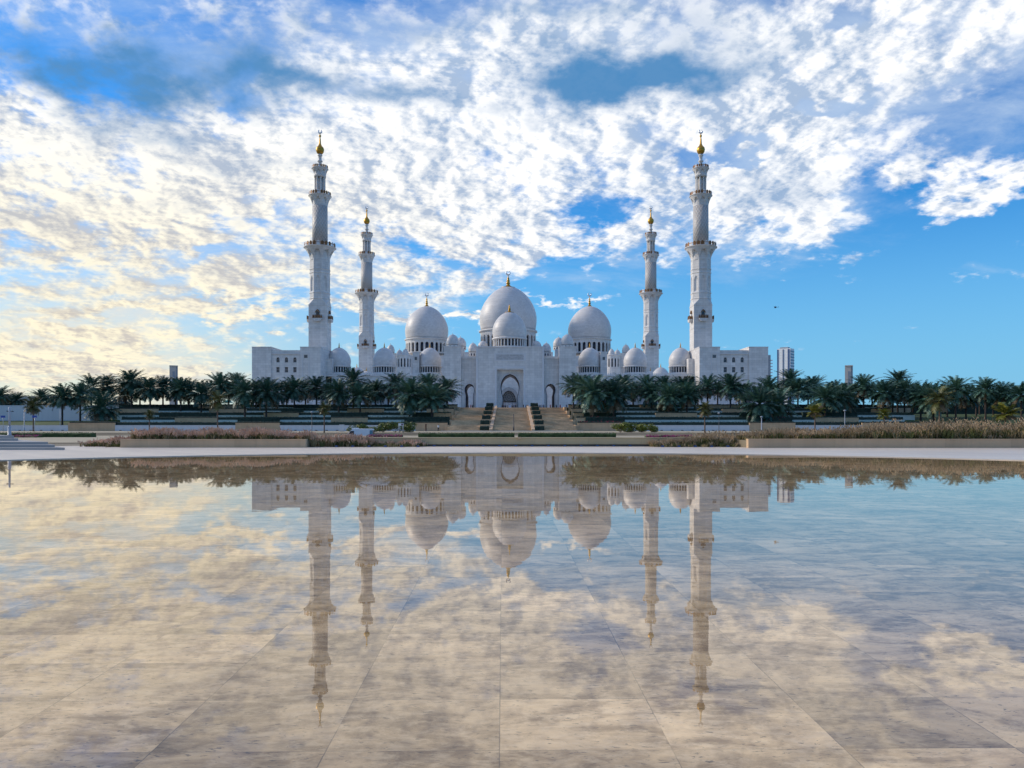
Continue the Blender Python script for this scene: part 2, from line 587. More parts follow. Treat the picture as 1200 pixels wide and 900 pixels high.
mb = MB()
G = 9000.0
gp = [(-G, -0.06), (117.5, -0.06), (120.5, -1.25), (153.5, -1.25), (156.5, -0.06), (G, -0.06)]   # the road lies in a shallow cutting
mb.add([(sx_, y, z) for (y, z) in gp for sx_ in (-G, G)], [(2 * i, 2 * i + 1, 2 * i + 3, 2 * i + 2) for i in range(5)])
tag(mb.build('ground', M['earth'], fix=False), kind='structure')

# the white rim around the pool: a ring with a small drop to the water
mb = MB()
seg = 160
R1, ZP = 61.0, 0.035
vs_, fs = [], []
for i in range(seg):
    a = 2 * pi * i / seg
    for r, z in ((POOL_R - 0.005, -0.035), (POOL_R, ZP), (R1, ZP), (R1, -0.08)):
        vs_.append((r * cos(a), POOL_Y + r * sin(a), z))
for i in range(seg):
    j = (i + 1) % seg
    for k in range(3):
        fs.append((i * 4 + k, i * 4 + k + 1, j * 4 + k + 1, j * 4 + k))
mb.add(vs_, fs)
tag(mb.build('pool_paving', M['paving']), kind='structure')


def sheet(name, x0, x1, y0, y1, z, mat):
    m_ = MB()
    m_.add([(x0, y0, z), (x1, y0, z), (x1, y1, z), (x0, y1, z)], [(0, 1, 2, 3)])
    return tag(m_.build(name, mat, fix=False), kind='structure')


sheet('verge', -400, 400, 72.5, 117.3, -0.01, M['sand_verge'])
for nm, y0, y1 in (('road', 122, 134), ('road', 138, 150)):
    sheet(nm, -600, 600, y0, y1, -1.22, M['asphalt'])
mb = MB()
for y0 in (121.6, 134.0, 137.6, 150.0):
    mb.box(-600, 600, y0, y0 + 0.4, -1.25, -1.1)
tag(mb.build('road_kerb', M['kerb']), kind='structure')
mb = MB()
for y0 in (122.6, 133.1, 138.6, 149.1):
    mb.add([(-600, y0, -1.216), (600, y0, -1.216), (600, y0 + 0.2, -1.216), (-600, y0 + 0.2, -1.216)], [(0, 1, 2, 3)])
tag(mb.build('road_marking', M['yellow_paint'], fix=False), kind='structure')
sheet('footpath', -400, 400, 156.8, 194.5, -0.005, M['sand_verge'])

# terraces climbing to the podium; a lawn slope carries on past their ends
TY = [195.0, 206.0, 217.0, 228.0, 239.0, 250.0]
TZ = [0.0, 1.45, 2.85, 4.25, 5.65, 7.0]
STAIR_X = 16.2


def terrain(y):
    k = 0
    while k < 5 and y >= TY[k]:
        k += 1
    return TZ[k]


for nm, x0, x1 in (('terrace_ground', -112, -STAIR_X - 0.95), ('terrace_ground', STAIR_X + 0.95, 108)):
    prof = [(TY[0] + 0.3, -0.1)]
    for k in range(5):
        prof.append((TY[k] + 0.3, TZ[k + 1] - 0.02))
        prof.append((TY[min(k + 1, 5)] + 0.3, TZ[k + 1] - 0.02))
    prof.append((TY[5] + 0.3, -0.1))
    tag(MB().prism_x(prof, x0, x1).build(nm, M['lawn']), kind='structure')
for nm, x0, x1 in (('lawn_slope', -420, -112.02), ('lawn_slope', 108.02, 420)):
    tag(MB().prism_x([(194.6, -0.1), (196, 0.15), (206, 0.9), (250, 4.6), (262, 5.2), (420, 5.2), (420, -0.1)], x0, x1).build(nm, M['lawn']), kind='structure')
tag(MB().box(-130, 130, 250.35, 520, -0.1, 7.0).build('podium', M['white_marble']), kind='structure')


def slope_z(x, y):
    if -112 < x < 108:
        return terrain(y) if y < 250 else 7.0
    pts = [(194.6, 0.0), (196, 0.15), (206, 0.9), (250, 4.6), (262, 5.2), (999, 5.2)]
    for (a, za), (b, zb) in zip(pts, pts[1:]):
        if a <= y <= b:
            return za + (zb - za) * (y - a) / (b - a)
    return 0.0


# ------------------------------------------------------------------ grand staircase
st = empty('staircase', (0, 190, 0), label='broad travertine staircase climbing to the mosque entrance in long flights', cat='staircase')
mb = MB()
prof = [(190.0, -0.05)]
y, z = 190.0, 0.0
for fl in range(5):
    for s in range(9):
        z += 7.0 / 45
        prof.append((y, z))
        y += 0.62
        if s < 8:
            prof.append((y, z))
    y += 12.0 - 9 * 0.62
    prof.append((y, z))
prof.append((y + 0.6, z))
prof.append((y + 0.6, -0.05))
pp = [(p[0] - 190.0, p[1]) for p in prof]
for x0, x1 in ((-STAIR_X + 0.02, -5.63), (-4.78, 4.78), (5.63, STAIR_X - 0.02)):
    MB().prism_x(pp, x0, x1).build('flight', M['travertine'], st)
for s in (-1, 1):
    x0, x1 = sorted((s * 4.8, s * 5.6))
    MB().prism_x([(-2.0, -0.05), (-2.0, 0.55), (0.0, 0.75), (60, 7.75), (61.5, 7.75), (61.5, -0.05)], x0, x1).build('cheek_wall', M['beige_stone'], st)
for s in (-1, 1):
    for i in range(6):
        x0, x1 = sorted((s * 5.62, s * 8.1))
        y0 = (0.0, 3.4, 14.0, 25.0, 36.0, 47.0)[i] + 0.5
        MB().box(x0, x1, y0 + 0.05, y0 + 2.6, TZ[i] * (1.0 if i else 0) - 0.3, 0.24 + (0.0, 1.45, 2.85, 4.25, 5.65, 7.0)[i]).build('planter', M['beige_stone'], st)
for s in (-1, 1):
    pr = [(4.7, -0.05)]
    for k in range(5):
        pr += [(TY[k] - 190.3, TZ[k + 1] + 0.06), (TY[k + 1] - 190.3, TZ[k + 1] + 0.06)]
    pr += [(61.0, -0.05)]
    x0, x1 = sorted((s * (STAIR_X + 0.01), s * (STAIR_X + 0.9)))
    MB().prism_x(pr, x0, x1).build('side_wall', M['beige_stone'], st)
MB().box(-STAIR_X - 1.0, STAIR_X + 1.0, -4.6, -2.2, -0.05, 0.14).build('bottom_kerb', M['kerb'], st)

# ------------------------------------------------------------------ low walls round the pool plaza
lw = empty('low_wall', (2, 58.8, 0), label='long low tan wall with a shadowed base, across the far side of the pool plaza', cat='wall')
MB().box(-18.0, 16.0, 0.25, 0.85, 0.2, 0.66).build('cladding', M['tan_wall'], lw)
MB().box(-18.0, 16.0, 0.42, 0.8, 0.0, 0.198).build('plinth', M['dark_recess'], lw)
MB().box(-18.0, 16.0, 0.22, 0.87, 0.662, 0.72).build('coping', M['tan_wall'], lw)
MB().box(-1.55, -1.3, 0.1, 0.3, 0.6, 0.76).build('cap_stone', M['beige_stone'], lw)


def planter_wall(x0, x1, y, ztop, label):
    e = empty('planter_wall', ((x0 + x1) / 2, y, 0), label=label, cat='wall', group='planter walls beside the pool')
    h = (x1 - x0) / 2
    MB().box(-h, h, 0, 0.5, 0.0, ztop - 0.07).build('face', M['beige_stone'], e)
    MB().box(-h - 0.02, h + 0.02, -0.02, 0.55, ztop - 0.068, ztop).build('coping', M['beige_stone'], e)
    MB().box(-h + 0.05, h - 0.05, 0.55, 5.0, 0.0, ztop - 0.12).build('soil', M['earth'], e)
    return e


planter_wall(X(141, 56.3), X(358, 56.3), 56.3, 0.64, 'short pinkish stone planter wall topped with plume grass, near the grey steps')
planter_wall(X(877, 55.6), 52.0, 55.6, 0.68, 'long pinkish stone planter wall under the tallest brown plume grass')

# grey dais with steps
ds = empty('stone_steps', (-40, 51, 0), label='low grey stone steps rising from the pool paving to a flat platform', cat='steps')
for (xe, y0, z0, z1, xb) in ((-29.7, 51.0, 0.0, 0.19, -45.5), (-30.9, 51.9, 0.192, 0.36, -46.6), (-31.9, 52.8, 0.362, 0.53, -47.6),
                             (-36.0, 56.0, 0.532, 0.72, -48.0), (-36.9, 56.9, 0.722, 0.9, -48.9)):
    MB().prism_z([(-85 + 40, y0 - 51), (xe + 40, y0 - 51), (xb + 40, 70 - 51), (-85 + 40, 70 - 51)], z0, z1).build('step', M['grey_stone'], ds)

# ------------------------------------------------------------------ fountain grass (nobody could count the blades)
M['grass_green'] = mat_plain('grass_green', (0.12, 0.13, 0.04), 0.8, 0, 0.45, 1.2)
M['grass_straw'] = mat_plain('grass_straw', (0.36, 0.27, 0.14), 0.8, 0, 0.3, 1.2)
M['grass_plume'] = mat_plain('grass_plume', (0.68, 0.47, 0.34), 0.9, 0, 0.3, 0.8)
M['grass_plume_tan'] = mat_plain('grass_plume_tan', (0.47, 0.35, 0.22), 0.9, 0, 0.45, 0.5)


def grass(name, spans, label, dens=7.5, seed=1, plume_mat='grass_plume'):
    """spans: (x0, x1, y0, y1, base z, height at x0, height at x1, share of plumes)"""
    rnd = random.Random(seed)
    mb_ = MB()
    for (x0, x1, y0, y1, zb, h0, h1, plume) in spans:
        n = int((x1 - x0) * (y1 - y0) * dens)
        for _ in range(n):
            cx_, cy_ = rnd.uniform(x0, x1), rnd.uniform(y0, y1)
            t = (cx_ - x0) / (x1 - x0)
            h = (h0 + (h1 - h0) * t) * rnd.uniform(0.72, 1.08)
            h *= 0.86 + 0.14 * sin(cx_ * 1.3 + 2 * sin(cy_ + cx_ * 0.37))
            straw = 1 if rnd.random() < 0.45 + 0.2 * (plume > 0.7) else 0
            for b in range(13):
                a = rnd.uniform(0, 2 * pi)
                lean = rnd.uniform(0.15, 0.6) * h
                hh = h * rnd.uniform(0.45, 0.85)
                w = rnd.uniform(0.012, 0.03)
                ax, ay = cos(a), sin(a)
                bx, by = cx_ + ax * 0.07, cy_ + ay * 0.07
                mx_, my_ = bx + ax * lean * 0.35, by + ay * lean * 0.35
                tx, ty = bx + ax * lean, by + ay * lean
                q = rnd.uniform(0, pi)
                ux, uy = cos(q) * w, sin(q) * w
                mb_.add([(bx - ux, by - uy, zb), (bx + ux, by + uy, zb), (mx_ + ux, my_ + uy, zb + hh * 0.72),
                         (mx_ - ux, my_ - uy, zb + hh * 0.72), (tx, ty, zb + hh * rnd.uniform(0.72, 1.0))],
                        [(0, 1, 2, 3), (3, 2, 4)], straw if rnd.random() < 0.8 else 0)
            if rnd.random() < plume:
                for b in range(rnd.randint(5, 9)):
                    a = rnd.uniform(0, 2 * pi)
                    lean = rnd.uniform(0.1, 0.45) * h
                    ax, ay = cos(a), sin(a)
                    zt = zb + h * rnd.uniform(0.74, 1.1)
                    L = rnd.uniform(0.16, 0.3)
                    p0 = Vector((cx_ + ax * lean * 0.8, cy_ + ay * lean * 0.8, zt - L))
                    p1 = Vector((cx_ + ax * lean * 1.25, cy_ + ay * lean * 1.25, zt))
                    w = rnd.uniform(0.025, 0.048)
                    for q in (0.0, pi / 2):
                        u = Vector((cos(q) * w, sin(q) * w, 0))
                        mid = (p0 + p1) * 0.5
                        mb_.add([p0, mid + u, p1, mid - u], [(0, 1, 2, 3)], 2)
    o_ = mb_.build(name, [M['grass_green'], M['grass_straw'], M[plume_mat]], fix=False)
    return tag(o_, label, 'ornamental grass', kind='stuff')


grass('fountain_grass', [
    (-28.4, -20.0, 56.9, 60.5, 0.52, 0.95, 1.02, 0.97), (-20.0, -15.2, 56.9, 60.5, 0.52, 0.98, 0.76, 0.97),
    (-15.2, -11.0, 57.6, 60.6, 0.02, 1.12, 0.88, 0.95), (-11.0, -6.6, 58.4, 61.0, 0.02, 0.88, 0.55, 0.9),
    (-33.0, -28.4, 58.5, 62.0, 0.02, 0.5, 1.2, 0.8), (-15.2, -7.0, 57.7, 58.6, 0.02, 0.75, 0.5, 0.15), (-30.2, -28.5, 57.0, 58.2, 0.02, 0.55, 0.7, 0.05)],
    'pinkish plume grass with olive green leaves along the pool plaza, before the white van', 13, 3)
grass('fountain_grass', [
    (10.4, 17.0, 58.0, 61.0, 0.02, 0.6, 1.3, 0.9), (10.8, 17.0, 57.4, 58.3, 0.02, 0.4, 0.6, 0.2),
    (17.3, 27.0, 56.3, 60.5, 0.55, 0.78, 1.15, 0.75), (27.0, 29.5, 56.3, 60.5, 0.55, 1.2, 1.5, 0.7), (29.5, 45.0, 56.3, 60.5, 0.55, 1.5, 1.75, 0.6), (27.0, 45.0, 56.2, 56.9, 0.55, 0.5, 0.6, 0.1)],
    'brownish plume grass rising taller behind the long pinkish planter wall', 13, 4, 'grass_plume_tan')

# ------------------------------------------------------------------ kerb lights
M['light_navy'] = mat_plain('light_navy', (0.015, 0.025, 0.085), 0.3, 0.0, 0.1, 3.0)
M['light_lens'] = mat_plain('light_lens', (0.04, 0.10, 0.26), 0.2, 0.0, 0.1, 3.0)


def place_copy(src, loc, rz=0.0, sc=1.0):
    r = src.copy()
    COL.objects.link(r)
    r.location = loc
    r.rotation_euler = (0, 0, rz)
    r.scale = (sc, sc, sc) if not isinstance(sc, tuple) else sc
    for ch in list(src.children):
        c = ch.copy()
        COL.objects.link(c)
        c.parent = r
        for g in ch.children:
            d = g.copy()
            COL.objects.link(d)
            d.parent = c
    return r


ORD = ['first', 'second', 'third', 'fourth', 'fifth', 'sixth', 'seventh', 'eighth', 'ninth', 'tenth', 'eleventh', 'twelfth', 'thirteenth',
       'fourteenth', 'fifteenth', 'sixteenth', 'seventeenth', 'eighteenth', 'nineteenth', 'twentieth', 'twenty-first', 'twenty-second',
       'twenty-third', 'twenty-fourth', 'twenty-fifth', 'twenty-sixth', 'twenty-seventh', 'twenty-eighth', 'twenty-ninth', 'thirtieth']
kl = empty('kerb_light', (0, 0, 0), cat='light', group='navy lights along the plaza kerb')
MB().box(-0.11, 0.11, -0.1, 0.1, 0.0, 0.13).build('housing', M['light_navy'], kl)
MB().box(-0.085, 0.085, -0.108, -0.1, 0.03, 0.11).build('lens', M['light_lens'], kl)
lights = [(i, 604.5 + 19.1 * i) for i in range(-11, 14)]
first = True
for i, px in lights:
    if 756 < px < 770:
        continue
    Y = 57.25 if (px < 508 or px > 752) else 58.75
    loc = (X(px, Y), Y, ZP)
    if first:
        o = kl
        o.location = loc
        first = False
    else:
        o = place_copy(kl, loc)
    if i == 0:
        o['label'] = 'navy kerb light directly below the cap stone, mid-way along the tan wall'
    else:
        o['label'] = 'navy kerb light, %s to the %s of the wall cap stone' % (ORD[abs(i) - 1], 'left' if i < 0 else 'right')

# ------------------------------------------------------------------ mosque
M['gold'] = mat_plain('gold', (0.50, 0.28, 0.045), 0.42, 0.75, 0.1, 2.0)
M['bronze'] = mat_plain('bronze', (0.22, 0.105, 0.04), 0.5, 0.4, 0.3, 1.5)
M['dark_glass'] = mat_plain('dark_glass', (0.035, 0.04, 0.06), 0.2, 0.0, 0.2, 1.0, spec=0.5)
M['grey_glass'] = mat_plain('grey_glass', (0.10, 0.11, 0.12), 0.25, 0.0, 0.4, 1.2)
M['silver'] = mat_plain('silver', (0.75, 0.75, 0.75), 0.3, 0.7, 0.05, 1.0)


def mat_lattice():
    mt, t, b, _ = material('lattice_marble')
    co = t.n('ShaderNodeTexCoord').outputs['Object']
    x, y, z = t.sep(co)
    a = t.m('MULTIPLY', t.m('ARCTAN2', x, y), 16 / (2 * pi))
    q = t.m('MULTIPLY', z, 0.55)
    u = t.m('ABSOLUTE', t.m('SUBTRACT', t.m('FRACT', t.m('ADD', a, q)), 0.5))
    v = t.m('ABSOLUTE', t.m('SUBTRACT', t.m('FRACT', t.m('SUBTRACT', a, q)), 0.5))
    ln = t.smooth(t.m('MINIMUM', u, v), 0.04, 0.14, 1.0, 0.0)
    nz = t.noise(co, 0.8, 4.0)
    c = t.mix(ln, (0.45, 0.415, 0.385), (0.62, 0.60, 0.585))
    t.put(b.inputs['Base Color'], t.v('SCALE', c, t.lin(nz, 0.3, 0.7, 0.92, 1.04)))
    bp = t.n('ShaderNodeBump')
    bp.inputs['Strength'].default_value = 0.8
    bp.inputs['Distance'].default_value = 0.15
    t.put(bp.inputs['Height'], ln)
    t.put(b.inputs['Normal'], bp.outputs[0])
    b.inputs['Roughness'].default_value = 0.5
    return mt


def mat_tracery():
    """carved screen of rings and petals"""
    mt, t, b, _ = material('carved_screen')
    co = t.n('ShaderNodeTexCoord').outputs['Object']
    x, y, z = t.sep(co)
    r = t.m('SQRT', t.m('ADD', t.m('MULTIPLY', x, x), t.m('MULTIPLY', z, z)))
    a = t.m('ARCTAN2', x, z)
    ring = t.smooth(t.m('SINE', t.m('MULTIPLY', r, 6.0)), 0.2, 0.6)
    pet = t.smooth(t.m('SINE', t.m('MULTIPLY', a, 12.0)), 0.0, 0.5)
    k = t.m('MAXIMUM', t.m('MULTIPLY', ring, 0.8), t.m('MULTIPLY', pet, 0.5))
    t.put(b.inputs['Base Color'], t.mix(k, (0.05, 0.055, 0.06), (0.24, 0.25, 0.25)))
    b.inputs['Roughness'].default_value = 0.4
    return mt


M['lattice'] = mat_lattice()
M['tracery'] = mat_tracery()


def arch_side(w, zs, za, wj, zj, n=9):
    """right half of an opening, from the sill up to the apex: list of (dx, z)"""
    pts = []
    if wj < w - 1e-4:
        pts.append((wj, zj))
        m_ = 5
        for i in range(1, m_ + 1):
            t = i / m_
            pts.append((wj + (w - wj) * sin(t * pi / 2), zj + (zs - zj) * t))
    else:
        pts.append((w, zs))
    p = 1.84
    for i in range(1, n):
        t = i / n
        pts.append((w * (1 - t ** p) ** (1 / p) if t < 1 else 0.0, zs + (za - zs) * t))
    pts.append((0.0, za))
    return pts


def bay(x0, x1, z0, z1, ops):
    """wall outline in (x, z) with openings that reach its foot; ops: (xc, half width, spring, apex, jamb half width, jamb top)"""
    poly = [(x0, z0)]
    for xc, w, zs, za, wj, zj in ops:
        s = arch_side(w, zs, za, wj, zj)
        poly.append((xc - wj, z0))
        for dx_, z in s[:-1]:
            poly.append((xc - dx_, z))
        poly.append((xc, za))
        for dx_, z in reversed(s[:-1]):
            poly.append((xc + dx_, z))
        poly.append((xc + wj, z0))
    poly += [(x1, z0), (x1, z1), (x0, z1)]
    return poly


def dome_profile(R, H, n=22):
    pts = [(R * 0.955, 0.0)]
    zm = 0.27 * H
    for i in range(1, 6):
        t = i / 5
        pts.append((R * (0.955 + 0.045 * sin(t * pi / 2)), zm * t))
    a = (H - zm) * 1.025
    for i in range(1, n + 1):
        t = (H - zm) / a * (1 - (1 - i / n) ** 1.25)
        pts.append((R * (1 - t ** 1.78) ** (1 / 1.78), zm + a * t))
    return pts


def finial_mesh(h, skirt, name, parent, loc, crescent=True):
    mb = MB()
    s = skirt
    u = h
    prof = [(s, 0.0), (s * 1.02, 0.02 * u), (s * 0.72, 0.045 * u), (s * 0.42, 0.10 * u), (s * 0.26, 0.17 * u), (s * 0.2, 0.22 * u),
            (s * 0.30, 0.26 * u), (s * 0.30, 0.31 * u), (s * 0.16, 0.35 * u), (s * 0.25, 0.41 * u), (s * 0.25, 0.45 * u), (s * 0.12, 0.49 * u),
            (s * 0.2, 0.55 * u), (s * 0.12, 0.6 * u), (s * 0.07, 0.68 * u), (s * 0.03, 0.80 * u)]
    mb.lathe(prof, 16)
    if crescent:
        r = 0.115 * u
        pts, rad = [], []
        for i in range(21):
            a = radians(-255 + 330 * i / 20)
            pts.append((r * cos(a), 0, 0.80 * u + r + r * sin(a)))
            rad.append(0.34 * r * sin(pi * (i + 0.6) / 21.2) + 0.05 * r)
        mb.tube(pts, rad, 6, 1)
    o = mb.build(name, [M['gold'], M['silver']], parent)
    o.location = loc
    return o


def window_drum(R, z0, z1, nb, parent, mat, open_w=0.62, rot=0.0, band=0.22):
    """ring of arched openings before a dark inner wall"""
    mb = MB()
    half = R * math.tan(pi / nb)
    h = z1 - z0
    za = z0 + h * (1 - band)
    w = half * open_w
    for i in range(nb):
        a = 2 * pi * (i + 0.5) / nb + rot
        Mx = Matrix.Rotation(a, 4, 'Z') @ Matrix.Translation((0, -R, 0))
        poly = bay(-half, half, z0, z1, [(0.0, w, za - w * 1.3, za, w, za - w * 1.3)])
        mb.prism_y(poly, 0.0, R * 0.07, 0, Mx)
    mb.lathe([(R * 1.012, z1 - 0.02 * h), (R * 1.06, z1 + 0.02 * h), (R * 1.06, z1 + 0.10 * h), (R * 0.98, z1 + 0.12 * h)], 64)
    mb.lathe([(R * 1.02, z0 - 0.06 * h), (R * 1.02, z0 + 0.035 * h), (R * 0.99, z0 + 0.05 * h)], 64)
    o = mb.build('drum', mat, parent)
    gl = MB().lathe([(R * 0.90, z0 + 0.01), (R * 0.90, z1 - 0.05 * h)], 48, caps=True).build('glazing', M['dark_glass'], parent)
    return o, gl


def colonnade_drum(R, z0, z1, nc, parent, mat):
    mb = MB()
    h = z1 - z0
    for i in range(nc):
        a = 2 * pi * i / nc
        mb.lathe([(R * 0.055, z0), (R * 0.045, z0 + h * 0.1), (R * 0.045, z0 + h * 0.82), (R * 0.06, z0 + h * 0.93)], 8, (R * 0.93 * cos(a), R * 0.93 * sin(a), 0))
    mb.lathe([(R * 1.0, z1 - h * 0.07), (R * 1.03, z1), (R * 1.03, z1 + 0.12 * h), (R * 0.97, z1 + 0.2 * h)], 56)
    mb.lathe([(R * 1.03, z0 - 0.5 * h), (R * 1.03, z0), (R * 0.9, z0 + 0.01)], 56)
    o = mb.build('drum', mat, parent)
    gl = MB().lathe([(R * 0.84, z0 + 0.02), (R * 0.84, z1 - 0.02)], 40).build('glazing', M['dark_glass'], parent)
    return o, gl


MQ = Vector((-0.8, 285.0, 7.0))
mosque = empty('mosque', MQ, label='great white marble mosque with bulbous domes, arcades and a tall arched gatehouse', cat='mosque')


def cxm(Y):
    return -0.8 - 0.0093 * (Y - 290)


def L(x, y, z):
    return (x - MQ.x, y - MQ.y, z - MQ.z)


def dome(cx_, cy_, zb, R, H, kind, drum_h, nb, fin_h, skirt, seg=48, crescent=True):
    o = MB().lathe(dome_profile(R, H), seg).build('dome', M['dome_marble'], mosque)
    o.location = L(cx_, cy_, zb)
    if kind == 'arched':
        window_drum(R * 0.965, -drum_h, -0.10 * drum_h, nb, o, M['white_marble'])
    elif kind == 'columns':
        colonnade_drum(R, -drum_h, -0.14 * drum_h, nb, o, M['white_marble'])
    elif kind == 'posts':
        window_drum(R * 0.97, -drum_h, -0.2 * drum_h, nb, o, M['white_marble'], 0.42)
    if fin_h:
        finial_mesh(fin_h, skirt, 'finial', o, (0, 0, H * 0.985), crescent)
    return o


# main prayer hall domes
Y0 = 440.0
k = Y0 / F
dome(cxm(Y0), Y0, Z(388, Y0), 33.4 * k, 51.5 * k, 'arched', 22 * k, 28, 19 * k, 8.0 * k, 72)
for s in (-1, 1):
    dome(cxm(Y0) + s * 95.4 * k, Y0, Z(398, Y0), 25.2 * k, 38.5 * k, 'arched', 16.5 * k, 26, 16.5 * k, 5.0 * k, 64)
# dome over the gatehouse
Y1 = 297.0
k = Y1 / F
dome(cxm(Y1) - 0.1, Y1, Z(396.5, Y1), 20 * k, 30.5 * k, 'columns', 10.5 * k, 30, 12.5 * k, 5.4 * k, 56, False)
# domes along the front arcade
for s in (-1, 1):
    for dpx in (200, 147, 93.7):
        Y2 = 296.0
        k = Y2 / F
        dome(cxm(Y2) + s * dpx * k, Y2, Z(429, Y2), 13.6 * k, 21.3 * k, 'columns', 8.0 * k, 26, 8.5 * k, 2.6 * k, 48, False)


def small_dome(px_off, py_top, py_base, rpx, Y, drum_px=4.0, mark=3.0):
    k_ = Y / F
    dome(cxm(Y) + px_off * k_, Y, Z(py_base, Y), rpx * k_, (py_base - py_top) * k_, 'posts', drum_px * k_, 10, mark * k_, 0.7 * k_, 24, False)


SMALL = [(31.5, 399.5, 407.5, 5.6, 300.0, 3.5), (43.0, 402, 412.5, 5.5, 300.0, 5.0), (67.0, 392, 404, 7.4, 290.0, 4.0), (57.5, 395.5, 406, 6.6, 305.0, 4.0),
         (127.6, 410, 418, 4.0, 405.0, 3.0), (120.8, 409, 417, 3.9, 402.0, 3.0), (137.8, 404, 413.5, 4.6, 420.0, 3.0)]
for off, pt, pb, rp, Y, dp in SMALL:
    for s in (-1, 1):
        small_dome(s * off, pt, pb, rp, Y, dp)

# gatehouse
k = 282 / F
GX = cxm(282)
gz = Z(407, 282) - 7.0          # height above the podium
gh = MB()
hw = 38.7 * k
fw = 15.2 * k                   # half width of the recessed frame
ztop = Z(433, 282) - 7
# front skin with the tall rectangular recess
gh.prism_y([(-hw, 0), (-fw, 0), (-fw, ztop), (fw, ztop), (fw, 0), (hw, 0), (hw, gz), (-hw, gz)], 0.0, 2.2)
# back of the recess with the pointed horseshoe arch, through the whole passage
aw = 12.0 * k
ops = [(0.0, aw, Z(453, 284) - 7, Z(437.6, 284) - 7, aw * 0.80, Z(466, 284) - 7)]
gh.prism_y(bay(-hw, hw, 0, gz - 0.6, ops), 2.2, 17.0)
o = gh.build('gatehouse', M['white_marble'], mosque)
o.location = (GX - MQ.x, 282 - 285, 0)
# carved bands of the gatehouse front
fr = MB()
t = 1.7 * k
fr.prism_y([(-fw - 2.6 * k, 0.01), (-fw - 0.9 * k, 0.01), (-fw - 0.9 * k, ztop + 1.2 * k), (fw + 0.9 * k, ztop + 1.2 * k), (fw + 0.9 * k, 0.01), (fw + 2.6 * k, 0.01),
            (fw + 2.6 * k, ztop + 3.4 * k), (-fw - 2.6 * k, ztop + 3.4 * k)], -0.14, 0.05)
zb0, zb1 = Z(421.5, 282) - 7, Z(415.5, 282) - 7
for (xa, xb, za_, zb_) in ((-fw - 3.4 * k, fw + 3.4 * k, zb1, zb1 + 0.45), (-fw - 3.4 * k, fw + 3.4 * k, zb0 - 0.45, zb0), (-fw - 3.4 * k, -fw - 0.8 * k, zb0, zb1), (fw + 0.8 * k, fw + 3.4 * k, zb0, zb1)):
    fr.box(xa, xb, -0.14, 0.05, za_ + 0.001, zb_ - 0.001)
for s in (-1, 1):
    fr.box(s * hw - 0.35, s * hw + 0.35, -0.2, 0.4, 0.02, gz + 0.01)
fr.box(-hw - 0.36, hw + 0.36, -0.24, 0.42, gz + 0.012, gz + 0.35)
M['trim'] = mat_plain('trim_marble', (0.66, 0.645, 0.645), 0.5, 0, 0.04, 0.3)
M['carved'] = mat_stone('carved_marble', (0.50, 0.485, 0.48), 0.45, 0.5, 0.8, 0.14, 0.6, 0.16, 0.1)
o = fr.build('carved_frame', M['trim'], mosque)
o.location = (GX - MQ.x, 282 - 285, 0)
o = MB().box(-fw - 0.78 * k, fw + 0.78 * k, -0.05, 0.02, zb0 + 0.01, zb1 - 0.01).build('inscription_panel', M['carved'], mosque)
o.location = (GX - MQ.x, 282 - 285, 0)
M['painted_shade'] = mat_plain('painted_shade', (0.055, 0.05, 0.06), 0.6, 0, 0.2, 0.6)  # near-black colour paints in the shade inside the arch passages


def shade_lining(xc, w, zs, za, wj, zj, y0, y1, th=0.42):  # added shell inside an arch, carrying the passage's shade as dark colour
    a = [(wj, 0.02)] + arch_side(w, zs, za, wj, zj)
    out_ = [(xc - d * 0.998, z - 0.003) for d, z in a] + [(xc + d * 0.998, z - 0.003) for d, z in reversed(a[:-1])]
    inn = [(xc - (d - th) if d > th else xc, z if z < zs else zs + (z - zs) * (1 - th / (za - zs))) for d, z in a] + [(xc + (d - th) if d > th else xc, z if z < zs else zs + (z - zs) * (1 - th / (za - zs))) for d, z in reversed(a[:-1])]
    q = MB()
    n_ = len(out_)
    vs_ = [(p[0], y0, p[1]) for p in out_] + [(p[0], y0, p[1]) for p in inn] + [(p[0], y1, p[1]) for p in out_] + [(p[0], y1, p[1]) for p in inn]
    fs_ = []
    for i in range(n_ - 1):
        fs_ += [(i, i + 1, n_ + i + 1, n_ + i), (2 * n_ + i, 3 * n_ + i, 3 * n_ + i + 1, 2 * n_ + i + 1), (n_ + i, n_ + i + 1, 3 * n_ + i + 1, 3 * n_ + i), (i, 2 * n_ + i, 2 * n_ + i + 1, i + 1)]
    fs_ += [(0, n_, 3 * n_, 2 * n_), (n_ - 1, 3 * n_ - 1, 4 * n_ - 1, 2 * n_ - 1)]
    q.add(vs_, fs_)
    o_ = q.build('passage_shade', M['painted_shade'], mosque)
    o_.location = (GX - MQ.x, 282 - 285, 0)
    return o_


shade_lining(0.0, aw, Z(453, 284) - 7, Z(437.6, 284) - 7, aw * 0.80, Z(466, 284) - 7, 3.2, 16.9)

